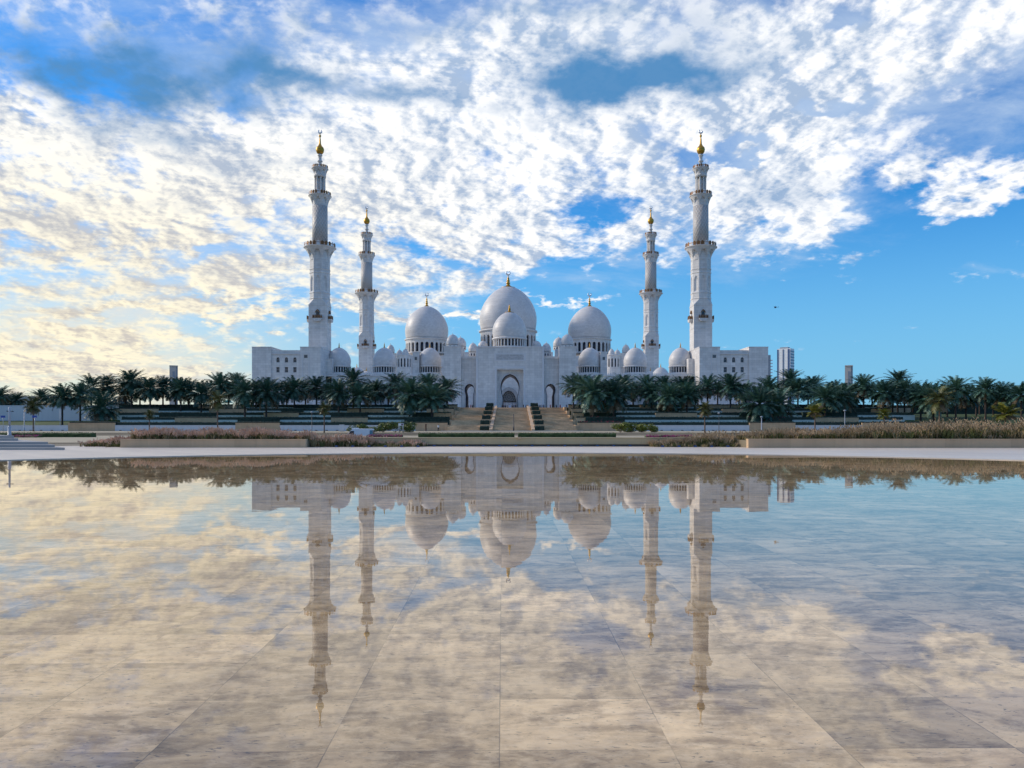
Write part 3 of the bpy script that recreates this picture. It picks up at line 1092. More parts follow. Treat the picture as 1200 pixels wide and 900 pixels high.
# side wings with the two horseshoe arches, and the square towers beyond
for s in (-1, 1):
    wx0, wx1 = sorted((s * hw + s * 0.02, s * 57.5 * k))
    wzt = Z(420.5, 284.5) - 7
    xc = s * 47.8 * k
    w = 6.4 * k
    ops = [(xc, w, Z(456.5, 285) - 7, Z(450.3, 285) - 7 + 0.3, w * 0.8, Z(463.5, 285) - 7)]
    o = MB().prism_y(bay(wx0, wx1, 0, wzt, ops), 2.6, 16.0).box(wx0, wx1, 2.3, 16.2, wzt + 0.01, wzt + 0.9).build('wing', M['white_marble'], mosque)
    o.location = (GX - MQ.x, 282 - 285, 0)
    shade_lining(*ops[0], 3.3, 15.9)
    # raised edge round the arch
    sd_ = arch_side(w * 1.0, Z(456.5, 285) - 7, Z(450.3, 285) - 7 + 0.3, w * 0.8, Z(463.5, 285) - 7)
    rim = MB()
    line = [(xc - dx_, 2.56, z) for dx_, z in [(w * 0.8, 0.0)] + sd_[:-1]] + [(xc, 2.56, sd_[-1][1])] + [(xc + dx_, 2.56, z) for dx_, z in reversed([(w * 0.8, 0.0)] + sd_[:-1])]
    rim.tube(line, 0.16, 6)
    o = rim.build('arch_moulding', M['trim'], mosque)
    o.location = (GX - MQ.x, 282 - 285, 0)
    tx0, tx1 = sorted((s * 57.6 * k, s * 77.6 * k))
    tz = Z(407, 283) - 7
    tb = MB().box(tx0, tx1, 0.6, 8.6, 0.0, tz)
    tb.box(tx0 - 0.12, tx1 + 0.12, 0.45, 8.8, tz + 0.01, tz + 0.4)
    o = tb.build('square_tower', M['white_marble'], mosque)
    o.location = (GX - MQ.x, 282 - 285, 0)
    # slender pylon between the arcade domes
    px0, px1 = sorted((s * 106.2 * 292 / F, s * 114.0 * 292 / F))
    pt = Z(413, 292) - 7
    o = MB().box(px0, px1, 0, 2.4, 0, pt).box(px0 - 0.1, px1 + 0.1, -0.1, 2.5, pt + 0.01, pt + 0.3).box(px0 + 0.55, px1 - 0.55, -0.06, 0.02, pt - 3.2, pt - 1.4).build('pylon', M['white_marble'], mosque)
    o.location = (cxm(292) - MQ.x, 292 - 285, 0)
    o = MB().box(px0 + 0.8, px1 - 0.8, -0.1, -0.055, pt - 2.9, pt - 1.7).build('pylon_window', M['grey_glass'], mosque)
    o.location = (cxm(292) - MQ.x, 292 - 285, 0)
# moulding round the main arch
sd_ = arch_side(aw, Z(453, 284) - 7, Z(437.6, 284) - 7, aw * 0.80, Z(466, 284) - 7)
rim = MB()
line = [(-dx_, 2.16, z) for dx_, z in [(aw * 0.80, 0.0)] + sd_[:-1]] + [(0, 2.16, sd_[-1][1])] + [(dx_, 2.16, z) for dx_, z in reversed([(aw * 0.80, 0.0)] + sd_[:-1])]
rim.tube(line, 0.22, 6)
o = rim.build('arch_moulding', M['trim'], mosque)
o.location = (GX - MQ.x, 282 - 285, 0)

# front arcade: pointed arches on columns, roof with a merlon balustrade
for s in (-1, 1):
    xa, xb = 77.8 * k, 222 * 288 / F
    n = 9
    bw = (xb - xa) / n
    ar = MB()
    colm = MB()
    cap = MB()
    for i in range(n):
        x0 = xa + i * bw
        poly = bay(x0, x0 + bw, 5.2, 12.6, [(x0 + bw / 2, bw * 0.42, 7.0, 9.9, bw * 0.36, 5.8)])
        poly = [(s * p[0], p[1]) for p in poly]
        ar.prism_y(poly, 6.0, 7.0)
        for dx_ in (0.02, bw - 0.5):
            pass
        colm.lathe([(0.42, 0.0), (0.42, 0.3), (0.3, 0.45), (0.28, 4.3)], 12, (s * (x0 + 0.3), 6.5, 0.0))
        cap.lathe([(0.28, 4.3), (0.36, 4.5), (0.34, 4.7), (0.55, 5.1), (0.55, 5.2)], 12, (s * (x0 + 0.3), 6.5, 0.0))
    x0, x1 = sorted((s * xa, s * xb))
    ar.box(x0, x1, 12.0, 12.6, 0, 12.6)
    ar.box(x0, x1, 5.6, 20.0, 12.61, 13.1)
    o = ar.build('arcade', M['white_marble'], mosque)
    o.location = (GX - MQ.x, 282 - 285, 0)
    o = colm.build('arcade_columns', M['white_marble'], mosque)
    o['kind'] = 'stuff'
    o.location = (GX - MQ.x, 282 - 285, 0)
    o = cap.build('column_capitals', M['gold'], mosque)
    o['kind'] = 'stuff'
    o.location = (GX - MQ.x, 282 - 285, 0)
    bal = MB()
    x = x0 + 0.1
    while x < x1 - 0.5:
        bal.prism_y([(x, 13.11), (x + 0.5, 13.11), (x + 0.5, 13.6), (x + 0.25, 14.1), (x, 13.6)], 5.7, 5.95)
        x += 0.72
    o = bal.build('balustrade', M['trim'], mosque)
    o.location = (GX - MQ.x, 282 - 285, 0)
    # courtyard side arcade
    sx0, sx1 = sorted((s * 71.0, s * 77.5))
    o = MB().box(sx0, sx1, 20, 130, 0, 12.8).box(sx0 - 0.3, sx1 + 0.3, 19.7, 130.3, 12.81, 13.4).build('side_arcade', M['white_marble'], mosque)
    o.location = (cxm(340) - MQ.x, 282 - 285, 0)
    for Y in (372.0, 398.0):
        k2 = Y / F
        dome(cxm(Y) + s * 73.6, Y, 22.6, 4.3, 6.6, 'columns', 2.2, 22, 2.6, 0.8, 40, False)

# prayer hall
HALL_Y = 412.0
o = MB().box(-64, 64, 0, 66, 0, Z(430.5, HALL_Y) - 7).box(-62, -33, 8, 60, Z(429, HALL_Y) - 6.98, Z(415.5, HALL_Y) - 7).box(33, 62, 8, 60, Z(429, HALL_Y) - 6.98, Z(415.5, HALL_Y) - 7).box(-24, 24, 2, 60, Z(429, HALL_Y) - 6.98, Z(412, HALL_Y) - 7).box(-64.4, 64.4, -0.4, 66.4, Z(430.5, HALL_Y) - 6.99, Z(429, HALL_Y) - 7).build('prayer_hall', M['white_marble'], mosque)
o.location = (cxm(HALL_Y) - MQ.x, HALL_Y - 285, 0)
for s in (-1, 1):
    kk = 403.0 / F
    xc = s * 122.3 * kk
    z0, z1 = Z(432, 403) - 7, Z(417.5, 403) - 7
    R_ = 8.6 * kk
    e = MB()
    for i in range(8):
        pass
    o = MB().lathe([(R_ * 1.06, 0), (R_ * 1.06, z0), (R_ * 0.98, z0 + 0.4)], 24, smooth=False).build('turret', M['white_marble'], mosque)
    o.location = (cxm(403) + xc - MQ.x, 403 - 285, 0)
    window_drum(R_, z0 + 0.4, z1, 14, o, M['white_marble'], 0.45)
    xp = s * 137.8 * 420 / F
    o = MB().box(-4.0 if s < 0 else -3.4, 3.4 if s < 0 else 4.0, -4, 4, 0, Z(414.5, 420) - 7).build('pier', M['white_marble'], mosque)
    o.location = (cxm(420) + xp - MQ.x, 420 - 285, 0)
    # small blocks beside the tall gatehouse towers
    kk = 300 / F
    o = MB().box(s * 55.0 * kk - 0.7, s * 55.0 * kk + 0.7, 0, 1.5, 10, Z(409, 300) - 7).build('roof_pier', M['white_marble'], mosque)
    o.location = (cxm(300) - MQ.x, 300 - 285, 0)
# entrance of the prayer hall seen through the gate: porch with a carved screen
kk = 404 / F
po = MB()
pw = 12.5 * kk
ops = [(0.0, 8.6 * kk, Z(470, 404) - 7, Z(457.5, 404) - 7, 8.6 * kk, Z(470, 404) - 7)]
zt = Z(470, 404) - 7
front = [(-pw, 0), (-8.6 * kk, 0)]
po.prism_y(bay(-pw, pw, 0, zt, [(0.0, 8.6 * kk, zt - 0.001 - 3, zt - 0.5, 8.6 * kk, zt - 3)]) if False else [(-pw, 0), (-8.6 * kk, 0), (-8.6 * kk, zt), (-pw, zt)], 0, 8)
po.prism_y([(8.6 * kk, 0), (pw, 0), (pw, zt), (8.6 * kk, zt)], 0, 8)
outer = arch_side(pw, zt, Z(453.5, 404) - 7, pw, zt)
inner = arch_side(8.6 * kk, zt, Z(457.5, 404) - 7, 8.6 * kk, zt)
oc = [(d, z) for d, z in outer] + [(-d, z) for d, z in reversed(outer[:-1])]
ic = [(-d, z) for d, z in inner] + [(d, z) for d, z in reversed(inner[:-1])]
po.prism_y(oc + ic, 0, 8)
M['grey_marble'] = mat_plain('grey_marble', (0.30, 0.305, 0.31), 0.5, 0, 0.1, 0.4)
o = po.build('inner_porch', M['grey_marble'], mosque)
o.location = (cxm(404) - MQ.x + 0.2, 404 - 285, 0)
scr = [(d * 0.97, z - 0.001) for d, z in inner] + [(-d * 0.97, z - 0.001) for d, z in reversed(inner[:-1])]
zc_ = Z(465, 404) - 7
dr_ = MB()
for q in range(4):
    dr_.box((-8.5 + q * 4.3) * kk, (-8.5 + q * 4.3 + 4.0) * kk, 4.0, 4.3, 0.02, Z(471.3, 404) - 7)
o = dr_.build('porch_doors', M['trim'], mosque)
o.location = (cxm(404) - MQ.x + 0.2, 404 - 285, 0)
sc = MB().prism_y([(p[0], p[1] - zc_) for p in scr], 0, 0.3)
o = sc.build('carved_screen', M['tracery'], mosque)
o.location = (cxm(404) - MQ.x + 0.2, 404 - 285 + 3.0, zc_)

# ------------------------------------------------------------------ minarets


def grid_tower(mb, z0, z1, rfun, nb, seg_b=12, rows=20, mi=0, rot=0.0):
    vs_, fs = [], []
    n = nb * seg_b
    for r in range(rows + 1):
        t = r / rows
        for i in range(n):
            u = ((i % seg_b) + 0.5) / seg_b * 2 - 1
            a = rot + 2 * pi * (i + 0.5) / n
            rr = rfun(u, t)
            vs_.append((rr * cos(a), rr * sin(a), z0 + (z1 - z0) * t))
    for r in range(rows):
        for i in range(n):
            j = (i + 1) % n
            fs.append((r * n + i, r * n + j, (r + 1) * n + j, (r + 1) * n + i))
    fs.append(tuple(range(n - 1, -1, -1)))
    fs.append(tuple(rows * n + i for i in range(n)))
    mb.add(vs_, fs, mi)


def octr(u, apothem):
    """radius of a regular octagon with bay coordinate u in -1..1"""
    return apothem / cos(u * pi / 8)


def balcony(parent, z_floor, r, h_rail, corb_h, r_in, nb, name='balcony'):
    """flared corbel with arched niches, floor slab, bronze railing"""
    mb = MB()
    rot = -pi / 2 - pi / nb

    def rf(u, t):
        g = t ** 1.7
        flare = r_in + (r * 0.97 - r_in) * g
        # pointed niche
        zz = (t - 0.30) / 0.52
        w = 0.66 * (1 - max(0.0, zz) ** 1.7) ** (1 / 1.7) if zz < 1 else 0.0
        inside = abs(u) < w
        back = r_in + (r * 0.97 - r_in) * 0.05 * t
        return back if inside else flare
    grid_tower(mb, z_floor - corb_h, z_floor - 0.3, rf, nb, 14, 22, 0, rot)
    mb.lathe([(r * 0.97, z_floor - 0.3), (r * 1.03, z_floor - 0.2), (r * 1.03, z_floor), (r * 0.98, z_floor + 0.02)], 48)
    o_ = mb.build(name, M['white_marble'], parent)
    rl = MB()
    np_ = 24
    for i in range(np_):
        a = 2 * pi * (i + 0.5) / np_
        Mx = Matrix.Rotation(a, 4, 'Z') @ Matrix.Translation((0, -r * 0.97, z_floor))
        w = r * 2 * pi / np_ * 0.36
        poly = [(-w, 0.02), (w, 0.02), (w, h_rail * 0.75), (w * 0.4, h_rail), (-w * 0.4, h_rail), (-w, h_rail * 0.75)]
        rl.prism_y(poly, 0, 0.12, 0 if i % 4 else 1, Mx)
    rl.lathe([(r * 0.98, z_floor + h_rail * 0.55), (r * 0.98, z_floor + h_rail * 0.66), (r * 0.95, z_floor + h_rail * 0.66), (r * 0.95, z_floor + h_rail * 0.55)], 32, caps=False)
    rl.build('railing', [M['bronze'], M['trim']], o_)
    return o_


def make_minaret():
    root = empty('minaret', (0, 0, 7.0), cat='minaret', group='minarets round the mosque courtyard')
    kk = 300 / F

    def zp(py):
        return Z(py, 300) - 7.0
    # square lower shaft
    hs = 10.6 * kk
    mb = MB()
    mb.box(-hs, hs, -hs, hs, 0, zp(359.5))
    for zc1 in (zp(359.5), zp(386), zp(412)):
        mb.box(-hs - 0.1, hs + 0.1, -hs - 0.1, hs + 0.1, zc1 + 0.005, zc1 + 0.3)
    # broached change from square to octagon
    ap = 11.0 * kk * 0.985
    zt0, zt1 = zp(359.5) + 0.3, zp(352)
    sq, oc_ = [], []
    for i in range(8):
        a = pi / 8 + i * pi / 4
        oc_.append((ap / cos(pi / 8) * cos(a), ap / cos(pi / 8) * sin(a), zt1))
    for (sx, sy) in ((1, 1), (-1, 1), (-1, -1), (1, -1)):
        sq.append((sx * hs, sy * hs, zt0))
    n0 = len(mb.v)
    mb.add(sq + oc_, [(0, 4 + 0, 4 + 1), (1, 4 + 2, 4 + 3), (2, 4 + 4, 4 + 5), (3, 4 + 6, 4 + 7),
                      (0, 1, 4 + 2, 4 + 1), (1, 2, 4 + 4, 4 + 3), (2, 3, 4 + 6, 4 + 5), (3, 0, 4 + 0, 4 + 7), (3, 2, 1, 0), tuple(range(4, 12))])
    mb.build('square_shaft', M['white_marble'], root)
    # octagonal shaft with sunk panels and roll mouldings
    mb = MB()
    rot = -pi / 2 - pi / 8
    p0, p1 = zp(352), zp(305)

    def rf(u, t):
        z = p0 + (p1 - p0) * t
        a = ap
        pt0, pt1 = zp(342), zp(325)
        if pt0 < z < pt1:
            zz = (z - pt0) / (pt1 - pt0)
            w = 0.42 if zz < 0.78 else 0.42 * (1 - ((zz - 0.78) / 0.22) ** 1.6) ** 0.6
            if abs(u) < w:
                a -= 0.38
        return octr(u, a)
    grid_tower(mb, p0, p1, rf, 8, 12, 46, 0, rot)
    for py in (351, 344.5, 321, 317):
        mb.lathe([(ap * 1.08, zp(py) - 0.25), (ap * 1.125, zp(py)), (ap * 1.125, zp(py) + 0.18), (ap * 1.08, zp(py) + 0.4)], 8, rot=rot + 0, smooth=False)
    mb.build('octagonal_shaft', M['white_marble'], root)
    balcony(root, zp(290.5), 18.2 * kk, 5.0 * kk, 15.5 * kk, 11.3 * kk, 8)
    MB().lathe([(8.9 * kk, zp(291)), (8.75 * kk, zp(242))], 48).build('lattice_shaft', M['lattice'], root)
    balcony(root, zp(229.8), 12.9 * kk, 4.2 * kk, 13 * kk, 8.7 * kk, 8)
    # open lantern of columns
    mb = MB()
    mb.lathe([(3.6 * kk, zp(230)), (3.6 * kk, zp(205))], 24)
    for i in range(8):
        a = 2 * pi * (i + 0.5) / 8
        mb.lathe([(1.25 * kk, zp(230)), (1.0 * kk, zp(228)), (1.0 * kk, zp(209)), (1.5 * kk, zp(207)), (1.7 * kk, zp(205.5))], 10, (5.4 * kk * cos(a), 5.4 * kk * sin(a), 0))
    mb.lathe([(6.7 * kk, zp(208.5)), (6.9 * kk, zp(206)), (6.9 * kk, zp(205))], 32)
    mb.build('lantern', M['white_marble'], root)
    balcony(root, zp(197.8), 9.4 * kk, 3.4 * kk, 9.0 * kk, 6.6 * kk, 8)
    mb = MB()
    mb.lathe([(4.0 * kk, zp(198)), (3.4 * kk, zp(195.5)), (2.0 * kk, zp(193)), (1.9 * kk, zp(190.3)), (3.0 * kk, zp(189.6)), (3.0 * kk, zp(188.6)), (1.9 * kk, zp(187.8)),
              (1.9 * kk, zp(183.6)), (2.8 * kk, zp(182.8)), (2.8 * kk, zp(181.8)), (2.0 * kk, zp(180.6))], 24)
    mb.build('neck', M['white_marble'], root)
    mb = MB()
    mb.lathe([(2.6 * kk, zp(180.6)), (4.2 * kk, zp(178.4)), (4.8 * kk, zp(175.6)), (4.2 * kk, zp(173.2)), (2.2 * kk, zp(171)), (1.2 * kk, zp(168.6)), (0.9 * kk, zp(163)),
              (0.55 * kk, zp(161.5)), (1.3 * kk, zp(159.8)), (1.3 * kk, zp(158.8)), (0.5 * kk, zp(157.6)), (0.3 * kk, zp(156))], 24)
    r = 2.0 * kk
    pts, rad = [], []
    for i in range(21):
        a = radians(-255 + 330 * i / 20)
        pts.append((r * cos(a), 0, zp(156) + r + r * sin(a)))
        rad.append(0.40 * r * sin(pi * (i + 0.6) / 21.2) + 0.05 * r)
    mb.tube(pts, rad, 6, 1)
    mb.build('finial', [M['gold'], M['silver']], root)
    # a small bronze railed balcony on each face
    for i in range(4):
        Mx = Matrix.Rotation(i * pi / 2, 4, 'Z') @ Matrix.Translation((0, -hs, 0))
        z0 = zp(374.5)
        b = MB()
        prof = [(-1.7, z0), (1.7, z0), (1.7, z0 - 0.3), (1.0, z0 - 1.1), (-1.0, z0 - 1.1), (-1.7, z0 - 0.3)]
        b.prism_y(prof, -1.25, -0.01, 0, Mx)
        ob = b.build('window_balcony', M['white_marble'], root)
        r_ = MB()
        for q in range(7):
            xx = -1.6 + q * 3.2 / 6
            r_.prism_y([(xx - 0.17, z0 + 0.01), (xx + 0.17, z0 + 0.01), (xx + 0.17, z0 + 1.0), (xx, z0 + 1.45), (xx - 0.17, z0 + 1.0)], -1.22, -1.08, 0, Mx)
        for s in (-1, 1):
            r_.prism_y([(s * 1.55 - 0.06, z0 + 0.01), (s * 1.55 + 0.06, z0 + 0.01), (s * 1.55 + 0.06, z0 + 1.1), (s * 1.55 - 0.06, z0 + 1.1)], -1.05, -0.02, 0, Mx)
        r_.build('railing', M['bronze'], ob)
        d = MB()
        arch = [(-0.62, z0 + 0.01), (0.62, z0 + 0.01), (0.62, z0 + 2.0), (0.45, z0 + 2.5), (0, z0 + 2.9), (-0.45, z0 + 2.5), (-0.62, z0 + 2.0)]
        d.prism_y(arch, -0.05, 0.0, 0, Mx)
        d.build('door', M['dark_glass'], ob)
        hd = MB()
        hd.prism_y([(-0.95, z0 + 2.3), (-0.62, z0 + 2.3), (-0.45, z0 + 2.75), (0, z0 + 3.1), (0.45, z0 + 2.75), (0.62, z0 + 2.3), (0.95, z0 + 2.3), (0.5, z0 + 3.1), (0, z0 + 3.5), (-0.5, z0 + 3.1)], -0.5, -0.001, 0, Mx)
        hd.build('hood', M['bronze'], ob)
    return root


mn = make_minaret()
for i, (x, y, lab) in enumerate((
        (-75.0, 300.0, 'tall white minaret in the front row, rising behind the windowed block left of the gatehouse'),
        (73.75, 300.0, 'tall white minaret in the front row, rising behind the windowed block right of the gatehouse'),
        (-76.6, 405.0, 'smaller looking rear minaret, on the side of the gatehouse left of the main dome'),
        (73.2, 405.0, 'smaller looking rear minaret, on the side of the gatehouse right of the main dome'))):
    o = mn if i == 0 else place_copy(mn, (0, 0, 0))
    o.location = (x, y, 7.0)
    o['label'] = lab

# ------------------------------------------------------------------ windowed corner blocks


def corner_block(s, label):
    kk = 280 / F
    root = empty('corner_building', (cxm(280) * 1.0, 280, 7.0), label=label, cat='building', group='windowed blocks flanking the mosque')

    def zz(py):
        return Z(py, 280) - 7.0

    def xx(d):
        return s * d * kk
    # outer and inner towers
    parts = MB()
    for a, b, dy in ((302.5, 280, 0.0), (246, 222, 0.0)):
        x0, x1 = sorted((xx(a), xx(b)))
        parts.box(x0, x1, dy, 18, 0, zz(407.3))
        parts.box(x0 - 0.08, x1 + 0.08, dy - 0.08, 18.08, zz(407.3) + 0.005, zz(406.2))
    x0, x1 = sorted((xx(280) , xx(246)))
    e = 0.01
    # middle: plinth, two bands pierced by windows, solid band above
    zs = [0, zz(436.3), zz(430.0), zz(424.6), zz(418.0), zz(410.2)]
    parts.box(x0 + e, x1 - e, 0.5, 18, zs[0], zs[1])
    offs = [272.6, 262.6, 252.7]
    w = 1.9 * kk
    for (za, zb_, ar) in ((zs[1], zs[2], False), (zs[3], zs[4], True)):
        ops_ = []
        for d in (offs if s < 0 else list(reversed(offs))):
            c = xx(d)
            if ar:
                ops_.append((c, w, za + (zb_ - za) * 0.55, zb_ - 0.12, w, za + (zb_ - za) * 0.55))
            else:
                ops_.append((c, w, 0, 0, w, 0))
        ops_.sort()
        if ar:
            parts.prism_y(bay(x0 + e, x1 - e, za, zb_, ops_), 0.5, 1.3)
        else:
            xs = [x0 + e]
            for c, *_ in ops_:
                xs += [c - w, c + w]
            xs.append(x1 - e)
            for i in range(0, len(xs), 2):
                parts.box(xs[i], xs[i + 1], 0.5, 1.3, za, zb_)
    parts.box(x0 + e, x1 - e, 0.5, 18, zs[2] + 0.0, zs[3])
    parts.box(x0 + e, x1 - e, 0.5, 18, zs[4] + 0.0, zs[5])
    parts.box(x0 + e, x1 - e, 1.32, 18, zs[1] + 0.01, zs[2] - 0.01)
    parts.box(x0 + e, x1 - e, 1.32, 18, zs[3] + 0.01, zs[4] - 0.01)
    parts.build('wall', M['white_marble'], root)
    for d in offs:
        c = xx(d)
        for (za, zb_) in ((zs[1], zs[2]), (zs[3], zs[4])):
            f = MB().box(c - w + 0.01, c + w - 0.01, 1.0, 1.1, za + 0.02, zb_ - 0.02).build('window', M['dark_glass'], root)
            fr_ = MB()
            for q in (-1, 0, 1):
                fr_.box(c + q * (w - 0.06) - 0.05, c + q * (w - 0.06) + 0.05, 0.93, 0.99, za + 0.02, zb_ - 0.15)
            for q in (0.02, 0.5):
                fr_.box(c - w + 0.02, c + w - 0.02, 0.9, 0.925, za + (zb_ - za) * q, za + (zb_ - za) * q + 0.09)
            fr_.build('frame', M['grey_marble'], f)
    MB().box(x0 + e, x1 - e, 0.12, 0.49, zz(414.8), zz(413.9)).build('cornice', M['trim'], root)
    # framed panel with a small square window on the inner tower
    c = xx(239.4)
    pn = MB()
    pn.box(c - 1.3, c - 1.05, -0.13, 0.02, 0.1, zz(414.5))
    pn.box(c + 1.05, c + 1.3, -0.13, 0.02, 0.1, zz(414.5))
    pn.box(c - 1.3, c + 1.3, -0.13, 0.02, zz(414.5) + 0.003, zz(413.5))
    pn.build('panel_frame', M['trim'], root)
    MB().box(c - 0.62, c + 0.62, -0.04, 0.02, zz(419.4), zz(415.8)).build('square_window', M['grey_glass'], root)
    # lower link running back towards the courtyard
    x0, x1 = sorted((xx(222) - s * 0.01, xx(215)))
    MB().box(x0, x1, 8, 22, 0, zz(418)).build('link', M['white_marble'], root)
    return root


corner_block(-1, 'white marble block with six windows and flat roof, left of the gatehouse')
corner_block(1, 'white marble block with six windows and flat roof, right of the gatehouse')

# ------------------------------------------------------------------ terraces: walls and hedges, each its own thing
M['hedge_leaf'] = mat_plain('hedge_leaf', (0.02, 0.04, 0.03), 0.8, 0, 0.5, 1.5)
M['verge_hedge_leaf'] = mat_plain('verge_hedge_leaf', (0.045, 0.075, 0.02), 0.8, 0, 0.5, 1.5)  # lighter, yellower leaf green for the verge hedges and flower beds
M['red_flower'] = mat_plain('red_flower', (0.35, 0.02, 0.06), 0.7, 0, 0.4, 2.0)
M['magenta_flower'] = mat_plain('magenta_flower', (0.55, 0.03, 0.25), 0.7, 0, 0.4, 2.0)


def leafy_box(name, x0, x1, y0, y1, z0, z1, mats, leaves=10.0, leaf=0.14, seed=0, parent=None, flower=0.0):
    """clipped hedge: uneven faces covered in leaf sized faces"""
    rnd = random.Random(seed)
    mb_ = MB()
    cx_, cy_ = (x0 + x1) / 2, (y0 + y1) / 2
    nx = max(3, int((x1 - x0) / 0.6))
    top = [rnd.uniform(-0.05, 0.05) for _ in range(nx + 1)]
    fr_ = [rnd.uniform(-0.05, 0.05) for _ in range(nx + 1)]
    vs_, fs = [], []
    for i in range(nx + 1):
        x = x0 - cx_ + (x1 - x0) * i / nx
        vs_ += [(x, y0 - cy_ + fr_[i], 0), (x, y0 - cy_ + fr_[i] + 0.04, z1 - z0 - 0.12 + top[i]), (x, y0 - cy_ + 0.2, z1 - z0 + top[i]),
                (x, y1 - cy_ - 0.15, z1 - z0 + top[i] * 0.5), (x, y1 - cy_, 0)]
    for i in range(nx):
        for q in range(4):
            fs.append((i * 5 + q, i * 5 + 5 + q, i * 5 + 6 + q, i * 5 + 1 + q))
    fs += [(0, 1, 2, 3, 4), tuple(nx * 5 + q for q in (4, 3, 2, 1, 0))]
    mb_.add(vs_, fs, 0)
    n = int((x1 - x0) * leaves)
    for _ in range(n):
        x = rnd.uniform(x0, x1) - cx_
        if rnd.random() < 0.5:
            p = Vector((x, y0 - cy_ - rnd.uniform(0, 0.06), rnd.uniform(0.05, z1 - z0)))
        else:
            p = Vector((x, rnd.uniform(y0, y1) - cy_, z1 - z0 + rnd.uniform(-0.02, 0.12)))
        a, b_ = rnd.uniform(0, 2 * pi), rnd.uniform(-0.9, 0.9)
        u = Vector((cos(a), sin(a) * 0.5, b_)).normalized() * leaf
        w = u.cross(Vector((rnd.random(), rnd.random() + 0.3, rnd.random()))).normalized() * leaf * 0.5
        mb_.add([p - u * 0.5, p + w * 0.5, p + u * 0.5, p - w * 0.5], [(0, 1, 2, 3)], 1 if (len(mats) > 1 and rnd.random() < flower) else 0)
    o_ = mb_.build(name, mats, parent, fix=False)
    o_.location = (cx_, cy_, z0)
    return o_


TIERNAME = ['lowest', 'second', 'third', 'fourth', 'top']
# (tier, px0, px1, sort of segment): white / pale / beige walls carry a hedge behind; 'green' is a hedge alone
TERR = [
    (0, -45, 80, 'lowwhite'), (0, 80, 135, 'beige'), (0, 135, 276, 'white'), (0, 276, 328, 'beige'), (0, 328, 487, 'white'), (0, 487, 524.5, 'beige'),
    (1, 141, 205, 'pale'), (1, 205, 254, 'beige'), (1, 254, 279, 'pale'), (1, 279, 328, 'green'), (1, 328, 388, 'pale'), (1, 388, 431, 'beige'), (1, 431, 474, 'pale'), (1, 474, 527, 'green'),
    (2, 137, 187, 'pale'), (2, 187, 254, 'green'), (2, 254, 309, 'pale'), (2, 309, 350, 'beige'), (2, 350, 388, 'pale'), (2, 388, 431, 'green'), (2, 431, 483, 'pale'), (2, 483, 508, 'green'), (2, 508, 528.5, 'beige'),
    (3, 132, 186, 'beige'), (3, 186, 245, 'pale'), (3, 245, 289, 'beige'), (3, 289, 330, 'pale'), (3, 330, 356, 'green'), (3, 356, 407, 'pale'), (3, 407, 450, 'beige'), (3, 450, 500, 'pale'), (3, 500, 532, 'beige'),
    (4, 140, 232, 'green'), (4, 232, 287, 'beige'), (4, 287, 344, 'pale'), (4, 344, 407, 'green'), (4, 407, 448, 'pale'), (4, 448, 468, 'pale'), (4, 468, 524, 'green'), (4, 524, 536, 'beige'),
    (0, 677, 733, 'beige'), (0, 733, 878, 'white'), (0, 878, 932, 'beige'), (0, 932, 1010, 'white'), (0, 1010, 1092, 'beige'),
    (1, 675, 686, 'beige'), (1, 686, 732, 'green'), (1, 732, 876, 'pale'), (1, 876, 928, 'green'), (1, 928, 955, 'pale'), (1, 955, 1006, 'beige'), (1, 1006, 1060, 'pale'),
    (2, 672, 684, 'beige'), (2, 684, 722, 'green'), (2, 722, 768, 'pale'), (2, 768, 817, 'beige'), (2, 817, 866, 'pale'), (2, 866, 905, 'green'), (2, 905, 940, 'pale'), (2, 940, 1004, 'green'), (2, 1004, 1072, 'pale'),
    (3, 669, 700, 'beige'), (3, 700, 722, 'green'), (3, 722, 771, 'pale'), (3, 771, 795, 'green'), (3, 795, 846, 'pale'), (3, 846, 897, 'beige'), (3, 897, 950, 'pale'), (3, 950, 1020, 'green'), (3, 1020, 1045, 'beige'),
    (4, 666, 678, 'beige'), (4, 678, 702, 'green'), (4, 702, 750, 'pale'), (4, 750, 792, 'beige'), (4, 792, 828, 'pale'), (4, 828, 876, 'beige'), (4, 876, 930, 'pale'), (4, 930, 1010, 'green'), (4, 1010, 1040, 'pale'),
]
WCOL = {'white': ('white', 'white_wall'), 'lowwhite': ('white', 'white_wall'), 'pale': ('pale mint', 'pale_wall'), 'beige': ('beige stone', 'beige_stone')}
counts = {}
vent_walls = []
order = sorted(TERR, key=lambda q: (q[0], abs((q[1] + q[2]) / 2 - 600)))
